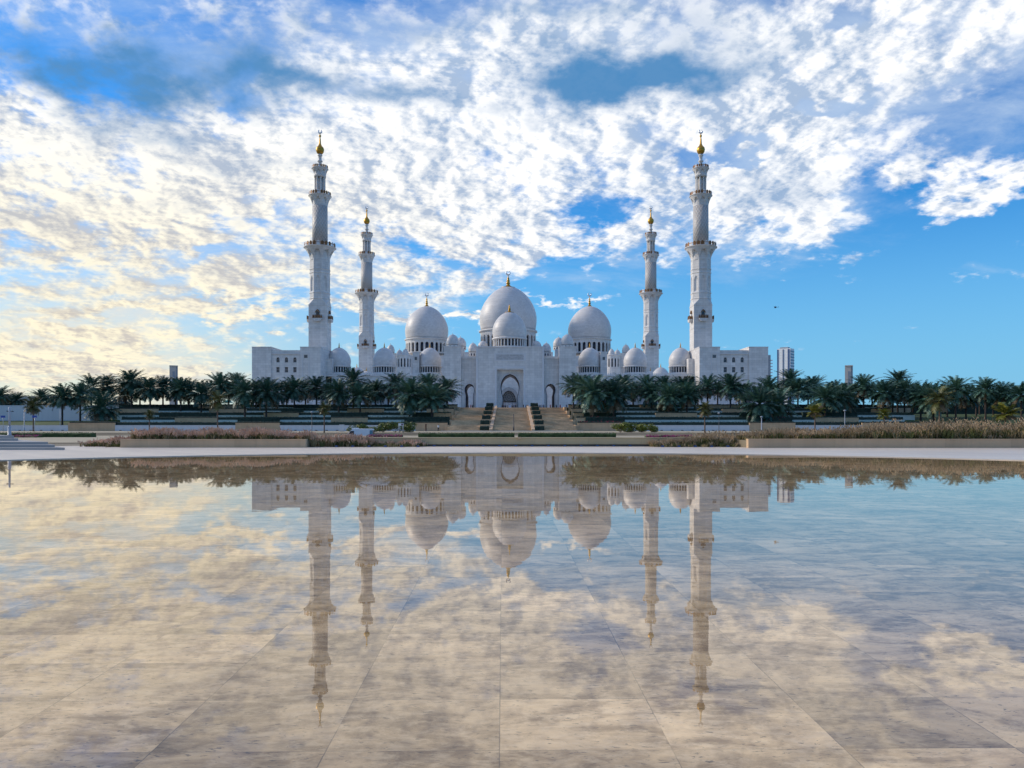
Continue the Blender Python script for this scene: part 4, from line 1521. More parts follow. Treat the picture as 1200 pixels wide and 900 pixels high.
for tier, a, b, kind in order:
    Yw = TY[tier]
    z0, z1 = TZ[tier], TZ[tier + 1]
    side = 'left' if a < 600 else 'right'
    x0, x1 = X(a, Yw) + 0.02, X(b, Yw) - 0.02
    sdv = int(abs(a) * 13 + tier * 7)
    if kind != 'green':
        top = z1 + (0.62 if kind == 'beige' else 0.04)
        word, mt = WCOL[kind]
        key = (tier, side, word, 'wall')
        counts[key] = counts.get(key, 0) + 1
        lab = '%s terrace wall, %s one %s of the staircase on the %s tier' % (word, ORD[counts[key] - 1], side, TIERNAME[tier])
        e = empty('terrace_wall', ((x0 + x1) / 2, Yw, z0), label=lab, cat='wall', group='terrace walls beside the staircase')
        h = (x1 - x0) / 2
        MB().box(-h, h, -0.12, 0.28, -0.05, top - z0 - 0.14).build('face', M[mt], e)
        MB().box(-h - 0.004, h + 0.004, -0.17, 0.3, top - z0 - 0.137, top - z0).build('coping', M[mt], e)
        if kind in ('white', 'lowwhite'):
            nv = int((x1 - x0) / 2.6)
            for i in range(nv):
                xv = -h + (i + 0.5) * (2 * h) / nv
                MB().box(xv - 0.3, xv + 0.3, -0.16, -0.121, 0.08, 0.26).build('vent', M['dark_recess'], e)
    if kind != 'lowwhite':
        key = (tier, side, 'hedge')
        counts[key] = counts.get(key, 0) + 1
        lab = 'dark clipped hedge, %s one %s of the staircase on the %s tier' % (ORD[counts[key] - 1], side, TIERNAME[tier])
        if kind == 'green':
            hy0, hy1, hz0, hz1 = Yw - 0.5, Yw + 1.6, z0, z1 + 0.85
        elif kind == 'beige':
            hy0, hy1, hz0, hz1 = Yw + 0.5, Yw + 1.6, z1 - 0.1, z1 + 0.95
        else:
            hy0, hy1, hz0, hz1 = Yw + 0.6, Yw + 1.9, z1 - 0.1, z1 + 0.82
        red = (kind == 'green' and int(a) in (686, 876, 722)) or (kind == 'beige' and int(a) == 677)
        mats = [M['hedge_leaf'], M['red_flower']] if red else [M['hedge_leaf']]
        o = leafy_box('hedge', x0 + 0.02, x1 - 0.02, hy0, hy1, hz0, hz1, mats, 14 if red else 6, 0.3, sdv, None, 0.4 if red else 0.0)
        if red:
            lab = 'dark hedge with red flowers, %s one %s of the staircase on the %s tier' % (ORD[counts[key] - 1], side, TIERNAME[tier])
        tag(o, lab, 'hedge', 'dark hedges on the terraces')

# hedge blocks in the stair planters
for s in (-1, 1):
    for i in range(6):
        x0, x1 = sorted((s * 5.72, s * 8.0))
        y0 = 190 + (0.0, 3.4, 14.0, 25.0, 36.0, 47.0)[i] + 0.5
        zb = (0.0, 1.45, 2.85, 4.25, 5.65, 7.0)[i] + 0.245
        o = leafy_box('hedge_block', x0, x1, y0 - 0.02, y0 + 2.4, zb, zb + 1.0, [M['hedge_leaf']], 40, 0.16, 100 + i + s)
        tag(o, 'square dark hedge block, %s from the bottom in the %s planter row of the staircase' % (ORD[i], 'left' if s < 0 else 'right'), 'hedge', 'hedge blocks stepping up the stairs')

for x0, x1, y, h, lab in ((110, 152, 262, 3.0, 'tall dark hedge behind the palms on the lawn, starting where the terraces end'),
                          (153, 215, 266, 3.4, 'tall dark hedge behind the palms on the lawn, farther from the mosque'),
                          (-215, -113, 262, 3.0, 'tall dark hedge behind the long white boundary wall')):
    o = leafy_box('hedge', x0, x1, y, y + 2.0, 5.1, 5.1 + h, [M['hedge_leaf']], 14, 0.45, int(x0) + 900)
    tag(o, lab, 'hedge', 'tall hedges behind the palms')
# low hedges and flower beds along the road verge
for x0, x1, y, h, lab in (
        (X(490, 103), X(603, 103), 103, 0.5, 'long low clipped hedge in front of the staircase, left of its thin centre pole'),
        (X(607, 103), X(722, 103), 103, 0.5, 'long low clipped hedge in front of the staircase, right of its thin centre pole'),
        (X(-40, 103), X(106, 103), 103, 0.55, 'low clipped hedge beyond the grey stone steps, beside the pole with short arms')):
    o = leafy_box('hedge', x0, x1, y, y + 1.5, -0.01, h, [M['verge_hedge_leaf']], 60, 0.12, int(x0 * 7) + 500)
    tag(o, lab, 'hedge', 'low hedges along the verge')
for x0, x1, y, lab in ((X(430, 104), X(471, 104), 104, 'magenta flower bed on the verge right of the white van'),
                       (X(757, 100), X(812, 100), 100, 'magenta flower bed on the verge before the green shrubs, right of the staircase'),
                       (X(12, 101), X(44, 101), 101, 'dark magenta flower bed in front of the low hedge beyond the grey steps')):
    o = leafy_box('flower_bed', x0, x1, y, y + 1.2, -0.01, 0.24, [M['verge_hedge_leaf'], M['magenta_flower']], 90, 0.13, int(x0 * 3) + 900, None, 0.8)
    tag(o, lab, 'flower bed', 'magenta flower beds along the verge')

# ------------------------------------------------------------------ date palms
def mat_frond(name, c0, c1):
    mt, t, b, _ = material(name)
    co = t.n('ShaderNodeTexCoord').outputs['Object']
    info = t.n('ShaderNodeObjectInfo')
    nz = t.noise(co, 0.9, 4.0, 0.6)
    f = t.m('ADD', t.smooth(nz, 0.3, 0.7), t.m('MULTIPLY', t.m('SUBTRACT', info.outputs['Random'], 0.5), 0.7), clamp=True)
    t.put(b.inputs['Base Color'], t.mix(f, c0, c1))
    b.inputs['Roughness'].default_value = 0.5
    b.inputs['Specular IOR Level'].default_value = 0.5
    return mt


M['frond'] = mat_frond('date_palm_frond', (0.018, 0.072, 0.056), (0.090, 0.185, 0.120))
M['young_frond'] = mat_frond('young_palm_frond', (0.055, 0.075, 0.02), (0.15, 0.14, 0.035))
M['yellow_leaf'] = mat_frond('yellow_green_leaf', (0.08, 0.11, 0.015), (0.20, 0.19, 0.03))
M['shrub_leaf'] = mat_frond('shrub_leaf', (0.06, 0.10, 0.012), (0.20, 0.22, 0.02))
M['tree_leaf'] = mat_frond('broad_leaf', (0.018, 0.040, 0.034), (0.05, 0.075, 0.05))
M['dead_frond'] = mat_plain('dead_frond', (0.17, 0.125, 0.07), 0.8, 0, 0.3, 1.0)
M['palm_trunk'] = mat_plain('palm_trunk', (0.075, 0.055, 0.05), 0.9, 0, 0.4, 2.5, 0.6)
M['thin_trunk'] = mat_plain('thin_trunk', (0.16, 0.105, 0.075), 0.9, 0, 0.3, 2.5, 0.4)


def crown_mesh(name, mat, seed, n=58, flen=4.9, pairs=24, leaf=0.66, lw=0.125, up=82, down=-52):
    rnd = random.Random(seed)
    mb_ = MB()
    for k_ in range(n):
        u = (k_ + 0.5) / n
        az_ = k_ * 2.39996 + rnd.uniform(-0.2, 0.2)
        el0 = radians(up + (down - up) * u ** 0.9 + rnd.uniform(-9, 9))
        Lf = flen * rnd.uniform(0.82, 1.08) * (0.80 + 0.2 * sin(pi * min(1, u * 1.5)))
        bend = radians(rnd.uniform(38, 66)) * (0.55 + 0.45 * cos(el0))
        pts = []
        p = Vector((0, 0, rnd.uniform(-0.35, 0.25)))
        nseg = 9
        d_az = Vector((cos(az_), sin(az_), 0))
        sidev = Vector((-sin(az_), cos(az_), 0))
        for i in range(nseg + 1):
            t = i / nseg
            e = el0 - bend * t ** 1.3
            pts.append(p.copy())
            p = p + (d_az * cos(e) + Vector((0, 0, 1)) * sin(e)) * (Lf / nseg)
        dead = 1 if (u > 0.80 and rnd.random() < 0.45) else 0
        # stem
        for i in range(nseg):
            w = 0.055 * (1 - i / nseg) + 0.012
            mb_.add([pts[i] - sidev * w, pts[i] + sidev * w, pts[i + 1] + sidev * w * 0.85, pts[i + 1] - sidev * w * 0.85], [(0, 1, 2, 3)], dead)
        for i in range(pairs):
            t = 0.14 + 0.86 * (i + rnd.random() * 0.6) / pairs
            q = min(t * nseg, nseg - 1e-3)
            j = int(q)
            base = pts[j].lerp(pts[j + 1], q - j)
            tang = (pts[j + 1] - pts[j]).normalized()
            nrm = sidev.cross(tang).normalized()
            ll = leaf * (0.55 + 0.75 * sin(pi * min(1.0, t * 0.82 + 0.12))) * rnd.uniform(0.8, 1.15)
            for sg in (-1, 1):
                dr = (sidev * sg * 0.78 + tang * 0.62 - nrm * rnd.uniform(-0.1, 0.38) * (1 if nrm.z > 0 else -1)).normalized()
                tip = base + dr * ll - Vector((0, 0, 0.10 * ll))
                w = tang * lw
                mb_.add([base - w * 0.5, base + w * 0.5, base + dr * ll * 0.6 + w * 0.45, tip, base + dr * ll * 0.55 - w * 0.45], [(0, 1, 2, 3, 4)], dead)
    return mb_.build(name, [mat, M['dead_frond']], fix=False)


def trunk_mesh(name, h, r0, r1, mat, seed, rough=0.05, flare=1.35, heart=True):
    rnd = random.Random(seed)
    prof = [(r0 * flare, 0.0), (r0 * 1.08, 0.35)]
    n = max(8, int(h / 0.42))
    for i in range(1, n):
        t = i / n
        z = h * t
        r = r0 + (r1 - r0) * t
        prof.append((r * (1 + rough), z))
        prof.append((r * (1 - rough), z + h / n * 0.55))
    if heart:
        prof += [(r1 * 1.05, h - 0.9), (r1 * 1.6, h - 0.35), (r1 * 1.5, h), (r1 * 0.6, h + 0.35)]
        prof = [q for i, q in enumerate(prof) if i >= len(prof) - 4 or q[1] < h - 1.0]
    else:
        prof.append((r1, h))
    return MB().lathe(prof, 10).build(name, mat, fix=False)


crowns = [crown_mesh('crown', M['frond'], 40 + i, n=(74, 66, 80, 62)[i], down=(-46, -38, -54, -28)[i]) for i in range(4)]
trunk0 = [trunk_mesh('trunk', 10.0, 0.27, 0.22, M['palm_trunk'], 3)]
used_mesh = set()


def child_copy(src, parent):
    """the builder's first use takes the object itself, later ones a copy that shares its mesh"""
    o_ = src if src.name not in used_mesh else src.copy()
    if o_ is not src:
        COL.objects.link(o_)
    used_mesh.add(src.name)
    o_.parent = parent
    return o_


# (pixel column, pixel row of the crown's top, depth, crown scale)
PALMS = [
    (0, 450, 236, .85), (20, 457, 262, .85), (49, 453.5, 240, .80), (73, 447.5, 212, 1.0), (94, 446, 214, .95), (107, 437, 232, 1.0), (126, 437, 238, 1.0), (119, 456, 208, 1.15),
    (154, 430, 236, 1.1), (147, 441, 243, 1.0), (164, 443, 240, .95), (176, 439, 232, 1.0), (191, 439, 238, 1.0), (206, 442, 241, .95), (212, 440, 228, 1.0), (221, 442, 232, 1.0), (236, 444, 226, 1.05),
    (257, 435, 236, 1.05), (248, 445, 242, .95), (277, 435, 240, 1.0), (287, 440, 212, 1.05), (268, 444, 246, .9), (300, 443, 238, 1.0), (312, 440, 212, 1.05), (325, 444, 233, 1.0), (345, 438.5, 236, 1.1), (336, 444, 246, .9),
    (371, 437.5, 248, 1.1), (358, 444, 252, .95), (397, 441, 224, 1.1), (386, 446, 246, .95), (414, 429.5, 236, 1.05), (422, 446, 221, 1.1), (440, 442, 242, 1.05), (431, 446, 246, .9),
    (464, 433.5, 234, 1.1), (455, 447, 246, .85), (480, 440, 210, 1.2), (502, 435, 234, 1.05), (506, 444, 209, 1.2), (524, 439, 236, 1.1), (492, 447, 238, 1.0), (513, 450, 240, .95),
    (672, 436, 238, 1.1), (682, 435, 230, 1.1), (695, 437, 211, 1.25), (719, 441, 212, 1.2), (731, 436, 236, 1.05), (708, 443, 236, 1.0), (742, 444, 244, .95),
    (757, 437, 243, 1.05), (763, 444, 233, 1.05), (779, 437, 238, 1.05), (784, 446, 221, 1.1), (801, 438, 236, 1.05), (805, 445, 222, 1.1), (792, 446, 246, .9), (815, 447, 244, .9),
    (829, 437.5, 248, 1.1), (841, 444, 251, .9), (856, 434.5, 232, 1.15), (874, 445, 238, 1.0), (866, 446, 244, .9), (890, 449, 207, 1.25), (900, 439, 236, 1.0), (912, 452, 211, 1.2), (926, 430.5, 240, 1.0), (935, 440, 234, 1.0),
    (947, 442, 240, .95), (909, 446, 243, .95), (954, 438, 244, 1.0), (967, 445, 214, 1.2), (978, 444, 243, .95), (987, 446, 218, 1.15), (1000, 446, 240, 1.0), (1012, 436.5, 236, 1.05), (1022, 446, 243, .95), (1035, 443, 226, 1.1), (1052, 431.5, 244, 1.0), (1046, 446, 238, .95), (1060, 442, 234, 1.05),
    (1079, 445, 222, 1.1), (1070, 448, 243, .95), (1094, 446, 214, 1.15), (1088, 449, 240, .95), (1120, 438.5, 216, 1.1), (1110, 449, 244, .95), (1132, 449, 236, 1.0), (1144, 449, 246, .9), (1155, 440.5, 224, .95), (1148, 453, 256, .9), (1164, 452, 246, .95), (1175, 445, 226, 1.05), (1186, 451, 246, .95), (1197, 444.5, 216, 1.1),
]
ROW = lambda Y: 'front' if Y < 219 else 'second' if Y < 235 else 'third' if Y < 243 else 'back'
pc = {}
prnd = random.Random(21)
for px, pt, Y, s in sorted(PALMS, key=lambda q: abs(q[0] - 600)):
    side = 'left' if px < 600 else 'right'
    row = ROW(Y)
    pc[(side, row)] = pc.get((side, row), 0) + 1
    x = X(px, Y)
    zb = slope_z(x, Y) - 0.05
    ztop = Z(pt, Y)
    s *= 1.17 if Y < 216 else 1.08
    h = ztop - zb - 3.9 * s
    n_ = pc[(side, row)]
    root = empty('date_palm', (x, Y, zb), prnd.uniform(0, 6.28), cat='palm', group='date palms on the terraces')
    root['label'] = 'date palm in the %s row, %s to the %s of the staircase' % (row, ORD[n_ - 1], side)
    c = child_copy(crowns[prnd.choice((0, 0, 1, 2, 2, 3)) if s > 1.02 else prnd.choice((1, 3))], root)
    c.location = (0, 0, h)
    c.rotation_euler = (prnd.uniform(-.06, .06), prnd.uniform(-.06, .06), prnd.uniform(0, 6.28))
    c.scale = (s * 1.04, s * 1.04, s * prnd.uniform(0.95, 1.05))
    t_ = child_copy(trunk0[0], root)
    t_.scale = (1.0, 1.0, (h + 0.15) / 10.0)
for o in crowns + trunk0:
    if o.name not in used_mesh:
        bpy.data.objects.remove(o)

# ------------------------------------------------------------------ young trees along the road
ycrown = [crown_mesh('crown', M['young_frond'], 70, n=34, flen=1.9, pairs=13, leaf=0.5, lw=0.09, up=80, down=-45),
          crown_mesh('crown', M['yellow_leaf'], 71, n=20, flen=1.7, pairs=10, leaf=0.55, lw=0.2, up=85, down=-15)]
for px, pt, pb, Y, v, s, lab in (
        (39, 463, 505, 186, 0, 1.6, 'slim young palm with yellowing fronds in front of the white boundary wall'),
        (175, 479, 503, 175, 0, 0.85, 'small young palm above the pinkish grass, before the lowest white terrace wall'),
        (255, 457, 505, 172, 0, 1.5, 'tall slim young palm with a green mop head above the short planter wall'),
        (380, 470, 506, 160, 0, 1.0, 'slim young palm with a brown trunk beside a lamp post, near the white van'),
        (826, 469.5, 507, 158, 0, 1.15, 'slim young palm with a brown trunk beyond the brownish grass, right of the shrubs'),
        (955, 471, 507, 170, 1, 1.45, 'thin young tree with upright yellow twigs, near a grey lamp post'),
        (1036, 477, 505, 165, 1, 1.1, 'small green young tree just showing above the tall brown grass'),
        (1101, 452, 505, 180, 0, 2.1, 'short bushy palm with golden dead fronds above the tall brown grass'),
        (1178, 469, 505, 190, 1, 2.2, 'spreading yellow green young tree on the lawn above the tall grass')):
    zb = 0.0
    ztop = Z(pt, Y)
    hc = 1.55 * s
    e = empty('young_tree', (X(px, Y), Y, zb), prnd.uniform(0, 6), label=lab, cat='tree', group='young trees along the road')
    h = max(1.2, ztop - zb - hc)
    c = child_copy(ycrown[v], e)
    c.location = (0, 0, h)
    c.scale = (s, s, s)
    trunk_mesh('trunk', h, 0.11 + 0.03 * s, 0.08 + 0.03 * s, M['thin_trunk'], px, 0.03, 1.2, False).parent = e

# ------------------------------------------------------------------ shrubs and broad leaved trees


def leaf_cloud(name, rx, ry, rz, mat, n, leaf, seed, lumps=7):
    """leaf sized faces through an uneven crown made of several clumps"""
    rnd = random.Random(seed)
    mb_ = MB()
    cl_ = []
    for i in range(lumps):
        a = rnd.uniform(0, 2 * pi)
        q = rnd.uniform(0.2, 0.72)
        cl_.append((Vector((cos(a) * rx * q, sin(a) * ry * q, rnd.uniform(-0.5, 0.6) * rz)), rnd.uniform(0.38, 0.6)))
    for _ in range(n):
        c, r_ = rnd.choice(cl_)
        d = Vector((rnd.gauss(0, 1), rnd.gauss(0, 1), rnd.gauss(0, 1))).normalized() * rnd.uniform(0.55, 1.0) ** 0.5
        p = c + Vector((d.x * rx * r_, d.y * ry * r_, d.z * rz * r_))
        p.z = max(p.z, -rz)
        u = Vector((rnd.gauss(0, 1), rnd.gauss(0, 1), rnd.gauss(0, 0.6))).normalized() * leaf * rnd.uniform(0.6, 1.3)
        w = u.cross(d + Vector((0.01, 0.02, 0.3))).normalized() * leaf * 0.42
        mb_.add([p - u * 0.5, p + w, p + u * 0.5, p - w], [(0, 1, 2, 3)])
    return mb_.build(name, mat, fix=False)


shr = {}
for i, (px, Y, rx, rz, lab) in enumerate((
        (419, 166, 1.9, 0.8, 'low green shrub half hidden behind the roof of the white van'),
        (433, 165, 2.2, 0.9, 'green shrub directly behind the rear of the white van'),
        (449, 166, 2.2, 0.95, 'green shrub between the white van and the two post sign'),
        (463, 165, 2.4, 1.05, 'tall green shrub just left of the two post sign'),
        (478, 166, 2.3, 1.05, 'rounded green shrub just right of the two post sign'),
        (727, 165, 1.8, 0.95, 'rounded yellow green shrub, the one closest to the staircase on its right'),
        (740, 166, 1.9, 0.95, 'yellow green shrub, second from the staircase on its right'),
        (752, 165, 1.7, 0.85, 'yellow green shrub, third from the staircase on its right'),
        (764, 166, 1.4, 0.85, 'small round yellow green shrub at the outer end of its row, right of the staircase'))):
    e = empty('shrub', (X(px, Y), Y, 0), label=lab, cat='shrub', group='green shrubs beyond the road')
    f_ = leaf_cloud('foliage', rx * 1.15, 1.5, rz * 1.25, M['shrub_leaf'], 1500, 0.24, 300 + i, 8)
    f_.parent = e
    f_.location = (0, 0, rz * 0.98)
    st_ = MB()
    for q in range(4):
        a = q * 1.7
        st_.tube([(0.1 * cos(a), 0.1 * sin(a), 0), (0.5 * rx * cos(a), 0.4 * sin(a), rz)], [0.05, 0.02], 5)
    st_.build('stems', M['thin_trunk'], e)
for i, (px, Y, zc_, r_, lab) in enumerate((
        (56, 275, 9.0, 5.0, 'dark broad tree behind the white boundary wall, left of the first tall palm'),
        (66, 268, 8.6, 4.2, 'dark rounded tree behind the white boundary wall, behind the first tall palm'),
        (84, 270, 8.8, 4.6, 'dark rounded tree behind the white boundary wall, between the two slim tall palms'),
        (-2, 262, 9.0, 5.5, 'dark tree at the frame edge behind the white boundary wall'),
        (138, 272, 8.8, 5.0, 'dark broad tree behind the dense palms, beyond the end of the white boundary wall'),
        (1135, 290, 8.5, 5.5, 'dark broad tree behind the palms at the lawn, first past the terraces'),
        (1160, 288, 8.0, 5.0, 'dark broad tree behind the palms at the lawn, second past the terraces'),
        (1188, 292, 8.6, 5.6, 'dark broad tree behind the palms at the lawn, third past the terraces'))):
    zb = slope_z(X(px, Y), Y)
    e = empty('broadleaf_tree', (X(px, Y), Y, zb), label=lab, cat='tree', group='dark trees behind the palms')
    f_ = leaf_cloud('crown', r_, r_, r_ * 0.62, M['tree_leaf'], 2600, 0.62, 400 + i, 11)
    f_.parent = e
    f_.location = (0, 0, zc_ - zb)
    tr_ = MB()
    hh = zc_ - zb
    tr_.tube([(0, 0, 0), (0.1, 0, hh * 0.5), (0, 0.1, hh * 0.8)], [0.32, 0.24, 0.16], 8)
    for q in range(4):
        a = q * 1.6 + i
        tr_.tube([(0.05, 0, hh * 0.55), (r_ * 0.55 * cos(a), r_ * 0.55 * sin(a), hh * 1.05)], [0.15, 0.05], 6)
    tr_.build('trunk', M['palm_trunk'], e)

# ------------------------------------------------------------------ boundary walls and far buildings
for a, b, Y, z0, pt, lab in ((-80, 129, 228, 2.2, 475, 'long plain white boundary wall behind the slim palms, beyond the grey steps'),
                             (131, 246, 246, 4.6, 474.5, 'white boundary wall showing between the dense palm trunks, past the first')):
    x0, x1 = X(a, Y), X(b, Y)
    e = empty('boundary_wall', ((x0 + x1) / 2, Y, z0), label=lab, cat='wall', group='white boundary walls')
    h = (x1 - x0) / 2
    zt = Z(pt, Y) - z0
    MB().box(-h, h, 0, 0.3, -0.8, zt - 0.2).build('face', M['white_wall'], e)
    MB().box(-h - 0.05, h + 0.05, -0.06, 0.36, zt - 0.197, zt).build('coping', M['white_wall'], e)
M['tower_white'] = mat_plain('tower_white', (0.80, 0.82, 0.84), 0.5, 0, 0.05, 0.05)
M['tower_blue'] = mat_plain('tower_blue', (0.06, 0.11, 0.24), 0.2, 0, 0.1, 0.05)
M['tower_grey'] = mat_plain('tower_grey', (0.30, 0.33, 0.37), 0.5, 0, 0.1, 0.05)
M['beige_render'] = mat_plain('beige_render', (0.60, 0.53, 0.47), 0.7, 0, 0.06, 0.1)


def tower(px0, px1, pt, Y, style, lab):
    x0, x1 = X(px0, Y), X(px1, Y)
    w = (x1 - x0) / 2
    H_ = Z(pt, Y)
    turn = -atan2((x0 + x1) / 2, Y)
    if style == 'striped':
        w *= 0.82
        turn -= radians(20)
    e = empty('tower_block', ((x0 + x1) / 2, Y, 0), turn, label=lab, cat='tower')
    if style == 'striped':
        MB().box(-w, w, 0, 1.6 * w, 0, H_).build('wall', M['tower_white'], e)
        MB().box(-w * 0.7, w * 0.5, 0.3 * w, 1.2 * w, H_ + 0.01, H_ + 2.0).build('roof_plant', M['tower_grey'], e)
        for c, hw_ in ((-0.92, 0.08), (-0.1, 0.06), (0.72, 0.12)):
            MB().box(c * w - hw_ * w, c * w + hw_ * w, -0.5, -0.005, 0.3, H_ - 1.0).build('glazing_strip', M['tower_blue'], e)
        n = int(H_ / 3.6)
        mb_ = MB()
        for i in range(n):
            mb_.box(-0.78 * w, 0.56 * w, -0.12, -0.004, i * 3.6 + 1.0, i * 3.6 + 1.35)
        mb_.build('floor_bands', M['tower_white'], e)['kind'] = 'stuff'
        mb_ = MB()
        for i in range(n):
            mb_.box(w + 0.005, w + 0.4, 0.1, 1.5 * w, i * 3.6 + 0.8, i * 3.6 + 2.4)
        mb_.build('side_windows', M['tower_blue'], e)['kind'] = 'stuff'
    elif style == 'grey':
        MB().box(-w, w, 0, 2 * w, 0, H_).build('wall', M['tower_grey'], e)
        mb_ = MB()
        for i in range(int(H_ / 3.6)):
            mb_.box(w + 0.01, w + 2.2, 0.2, 2 * w - 0.2, i * 3.6 + 0.5, i * 3.6 + 1.5)
        mb_.build('balconies', M['tower_white'], e)['kind'] = 'stuff'
    else:
        MB().box(-w, w * 0.55, 0, 2 * w, 0, H_).build('wall', M['beige_render'], e)
        MB().box(w * 0.55 + 0.01, w, 0.15 * w, 2 * w, 0, H_ - 0.2).build('side_wall', M['tower_grey'], e)
        MB().box(-w * 0.25, w * 0.3, -0.3, -0.01, H_ * 0.55, H_ - 4.0).build('panel', M['tower_grey'], e)
        MB().box(-w * 1.02, w * 1.02, -0.4, 2 * w + 0.2, H_ + 0.01, H_ + 0.9).build('roof_edge', M['beige_render'], e)
    return e


tower(909, 928, 408.5, 950, 'striped', 'distant pale high rise with blue vertical glass strips, right of the mosque')
tower(899, 903.0, 416, 900, 'grey', 'dark grey distant high rise with ledges, mostly hidden by the corner block')
tower(199, 208, 429.5, 620, 'plain', 'plain beige tower rising above the palms, left of the mosque')
tower(990.5, 999, 429.3, 620, 'plain', 'plain beige tower rising above the palms, right of the mosque')
e = empty('distant_building', (X(16, 330), 330, 5), label='low pale building with domed shrubs before it, beyond the white boundary wall', cat='building')
w = 12 * 330 / F
MB().box(-w, w, 0, 14, 0, Z(465, 330) - 5).build('wall', M['beige_render'], e)
MB().box(-w - 0.3, w + 0.3, -0.3, 14.3, Z(465, 330) - 4.99, Z(464, 330) - 5).build('parapet', M['beige_render'], e)
for i in range(4):
    c = -w + (i + 0.5) * w / 2
    MB().box(c - 0.8, c + 0.8, -0.06, -0.005, Z(474, 330) - 5, Z(468.5, 330) - 5).build('window', M['grey_glass'], e)
for px in (15.5, 21.5):
    e = empty('round_shrub', (X(px, 318), 318, 5.2), cat='shrub', group='domed shrubs by the low building',
              label='domed clipped shrub before the low pale building, ' + ('outer of the pair' if px < 18 else 'inner of the pair'))
    f_ = leaf_cloud('foliage', 1.4, 1.4, 1.9, M['tree_leaf'], 500, 0.4, int(px), 7)
    f_.parent = e
    f_.location = (0, 0, 3.2)
    MB().tube([(0, 0, 0), (0, 0, 3.0)], [0.2, 0.15], 7).build('trunk', M['palm_trunk'], e)
# parasols on the podium
M['teal_cloth'] = mat_plain('teal_cloth', (0.02, 0.22, 0.20), 0.8, 0, 0.1, 1.0)
M['pink_cloth'] = mat_plain('pink_cloth', (0.45, 0.05, 0.14), 0.8, 0, 0.1, 1.0)
for px, lab in ((266.5, 'teal parasol over a pink stand, glimpsed through the palms, farther from the mosque'), (300, 'teal parasol over a pink stand, glimpsed through the palms, nearer the mosque')):
    Y = 262
    e = empty('parasol', (X(px, Y), Y, 7.0), label=lab, cat='parasol', group='teal parasols behind the palms')
    MB().tube([(0, 0, 0), (0, 0, 2.6)], [0.05, 0.04], 8).build('pole', M['grey_metal'], e)
    mb_ = MB().lathe([(1.9, 2.05), (1.85, 2.2), (0.9, 2.7), (0.04, 3.0)], 8, smooth=False, caps=False)
    mb_.build('canopy', M['teal_cloth'], e)
    MB().lathe([(0.5, 0.0), (0.5, 0.9), (0.35, 1.0)], 8, (0.2, 0, 0), smooth=False).build('stand', M['pink_cloth'], e)

# ------------------------------------------------------------------ street furniture
M['blue_sign'] = mat_plain('blue_sign', (0.02, 0.07, 0.36), 0.4, 0, 0.05, 2.0)
M['pole_grey'] = mat_plain('pole_grey', (0.36, 0.39, 0.44), 0.45, 0.2, 0.06, 2.0)
Y = 57.5
e = empty('utility_pole', (X(11.2, Y), Y, 0.9), label='stout grey pole with short cross arms standing on the grey stone steps', cat='pole')
zt = Z(477.5, Y) - 0.9
zm = Z(500, Y) - 0.9
MB().lathe([(0.15, 0), (0.15, 0.05), (0.115, 0.07), (0.115, zm), (0.075, zm + 0.06)], 16).build('base', M['pole_grey'], e)
MB().lathe([(0.074, zm), (0.07, zt), (0.03, zt + 0.04)], 14).build('shaft', M['pole_grey'], e)
MB().tube([(-0.16, 0, zt - 0.28), (0.26, 0, zt - 0.28)], 0.02, 8).box(-0.2, -0.12, -0.05, 0.05, zt - 0.31, zt - 0.24).box(0.2, 0.28, -0.05, 0.05, zt - 0.33, zt - 0.26).build('cross_arm', M['dark_metal'], e)


def lamp_post(px, pt, Y, zb, lab, dark=True, r=0.07, head=True):
    e = empty('lamp_post', (X(px, Y), Y, zb), label=lab, cat='lamp post', group='thin posts along the road')
    mt = M['dark_metal'] if dark else M['pole_grey']
    H_ = Z(pt, Y) - zb
    MB().lathe([(r * 1.7, 0), (r * 1.7, 0.5), (r, 0.6), (r * 0.75, H_)], 10).build('post', mt, e)
    if head:
        MB().lathe([(0.05, H_), (0.24, H_ + 0.08), (0.26, H_ + 0.2), (0.08, H_ + 0.3)], 12).build('lamp_head', M['pole_grey'], e)
    return e


lamp_post(365.5, 484, 152, -1.2, 'thin dark lamp post beside a slim young palm, left of the white van')
lamp_post(842.5, 485, 152, -1.2, 'thin dark lamp post beside a slim young palm, right of the staircase')
lamp_post(892.5, 489.5, 150, -1.2, 'pale thicker lamp post in front of a beige terrace wall, right of the staircase', False, 0.12)
lamp_post(990, 482, 152, -1.2, 'grey lamp post above the brown grass, next to the thin young tree with yellow twigs', False)
lamp_post(28.5, 478, 190, 0, 'thin grey mast before the white boundary wall, next to the slim young palm', False, 0.1, False)
lamp_post(70.5, 480, 205, 1.2, 'very thin mast before the white boundary wall, by the first tall palm', False, 0.06, False)
e = empty('centre_pole', (X(602, 186), 186, 0), label='thin dark pole at the foot of the staircase, on its centre line', cat='pole')
MB().lathe([(0.16, 0), (0.16, 1.2), (0.1, 1.25), (0.075, Z(486, 186))], 10).build('post', M['dark_metal'], e)
MB().lathe([(0.12, Z(486, 186)), (0.12, Z(486, 186) + 0.1), (0.02, Z(486, 186) + 0.2)], 10).build('cap', M['dark_metal'], e)
for px, py, Y, lab in ((3.5, 488.3, 180, 'blue road sign on a post before the white boundary wall, near the stout pole'), (40.5, 488.2, 180, 'blue road sign on a post behind the slim young palm trunk')):
    x, _, z = at(px, py, Y)
    e = empty('road_sign', (x, Y, 0), label=lab, cat='sign', group='blue road signs')
    MB().tube([(0, 0.06, 0), (0, 0.06, z)], 0.05, 8).build('post', M['grey_metal'], e)
    MB().box(-0.55, 0.55, -0.03, 0.0, z - 0.25, z + 0.25).build('panel', M['blue_sign'], e)
Y = 160
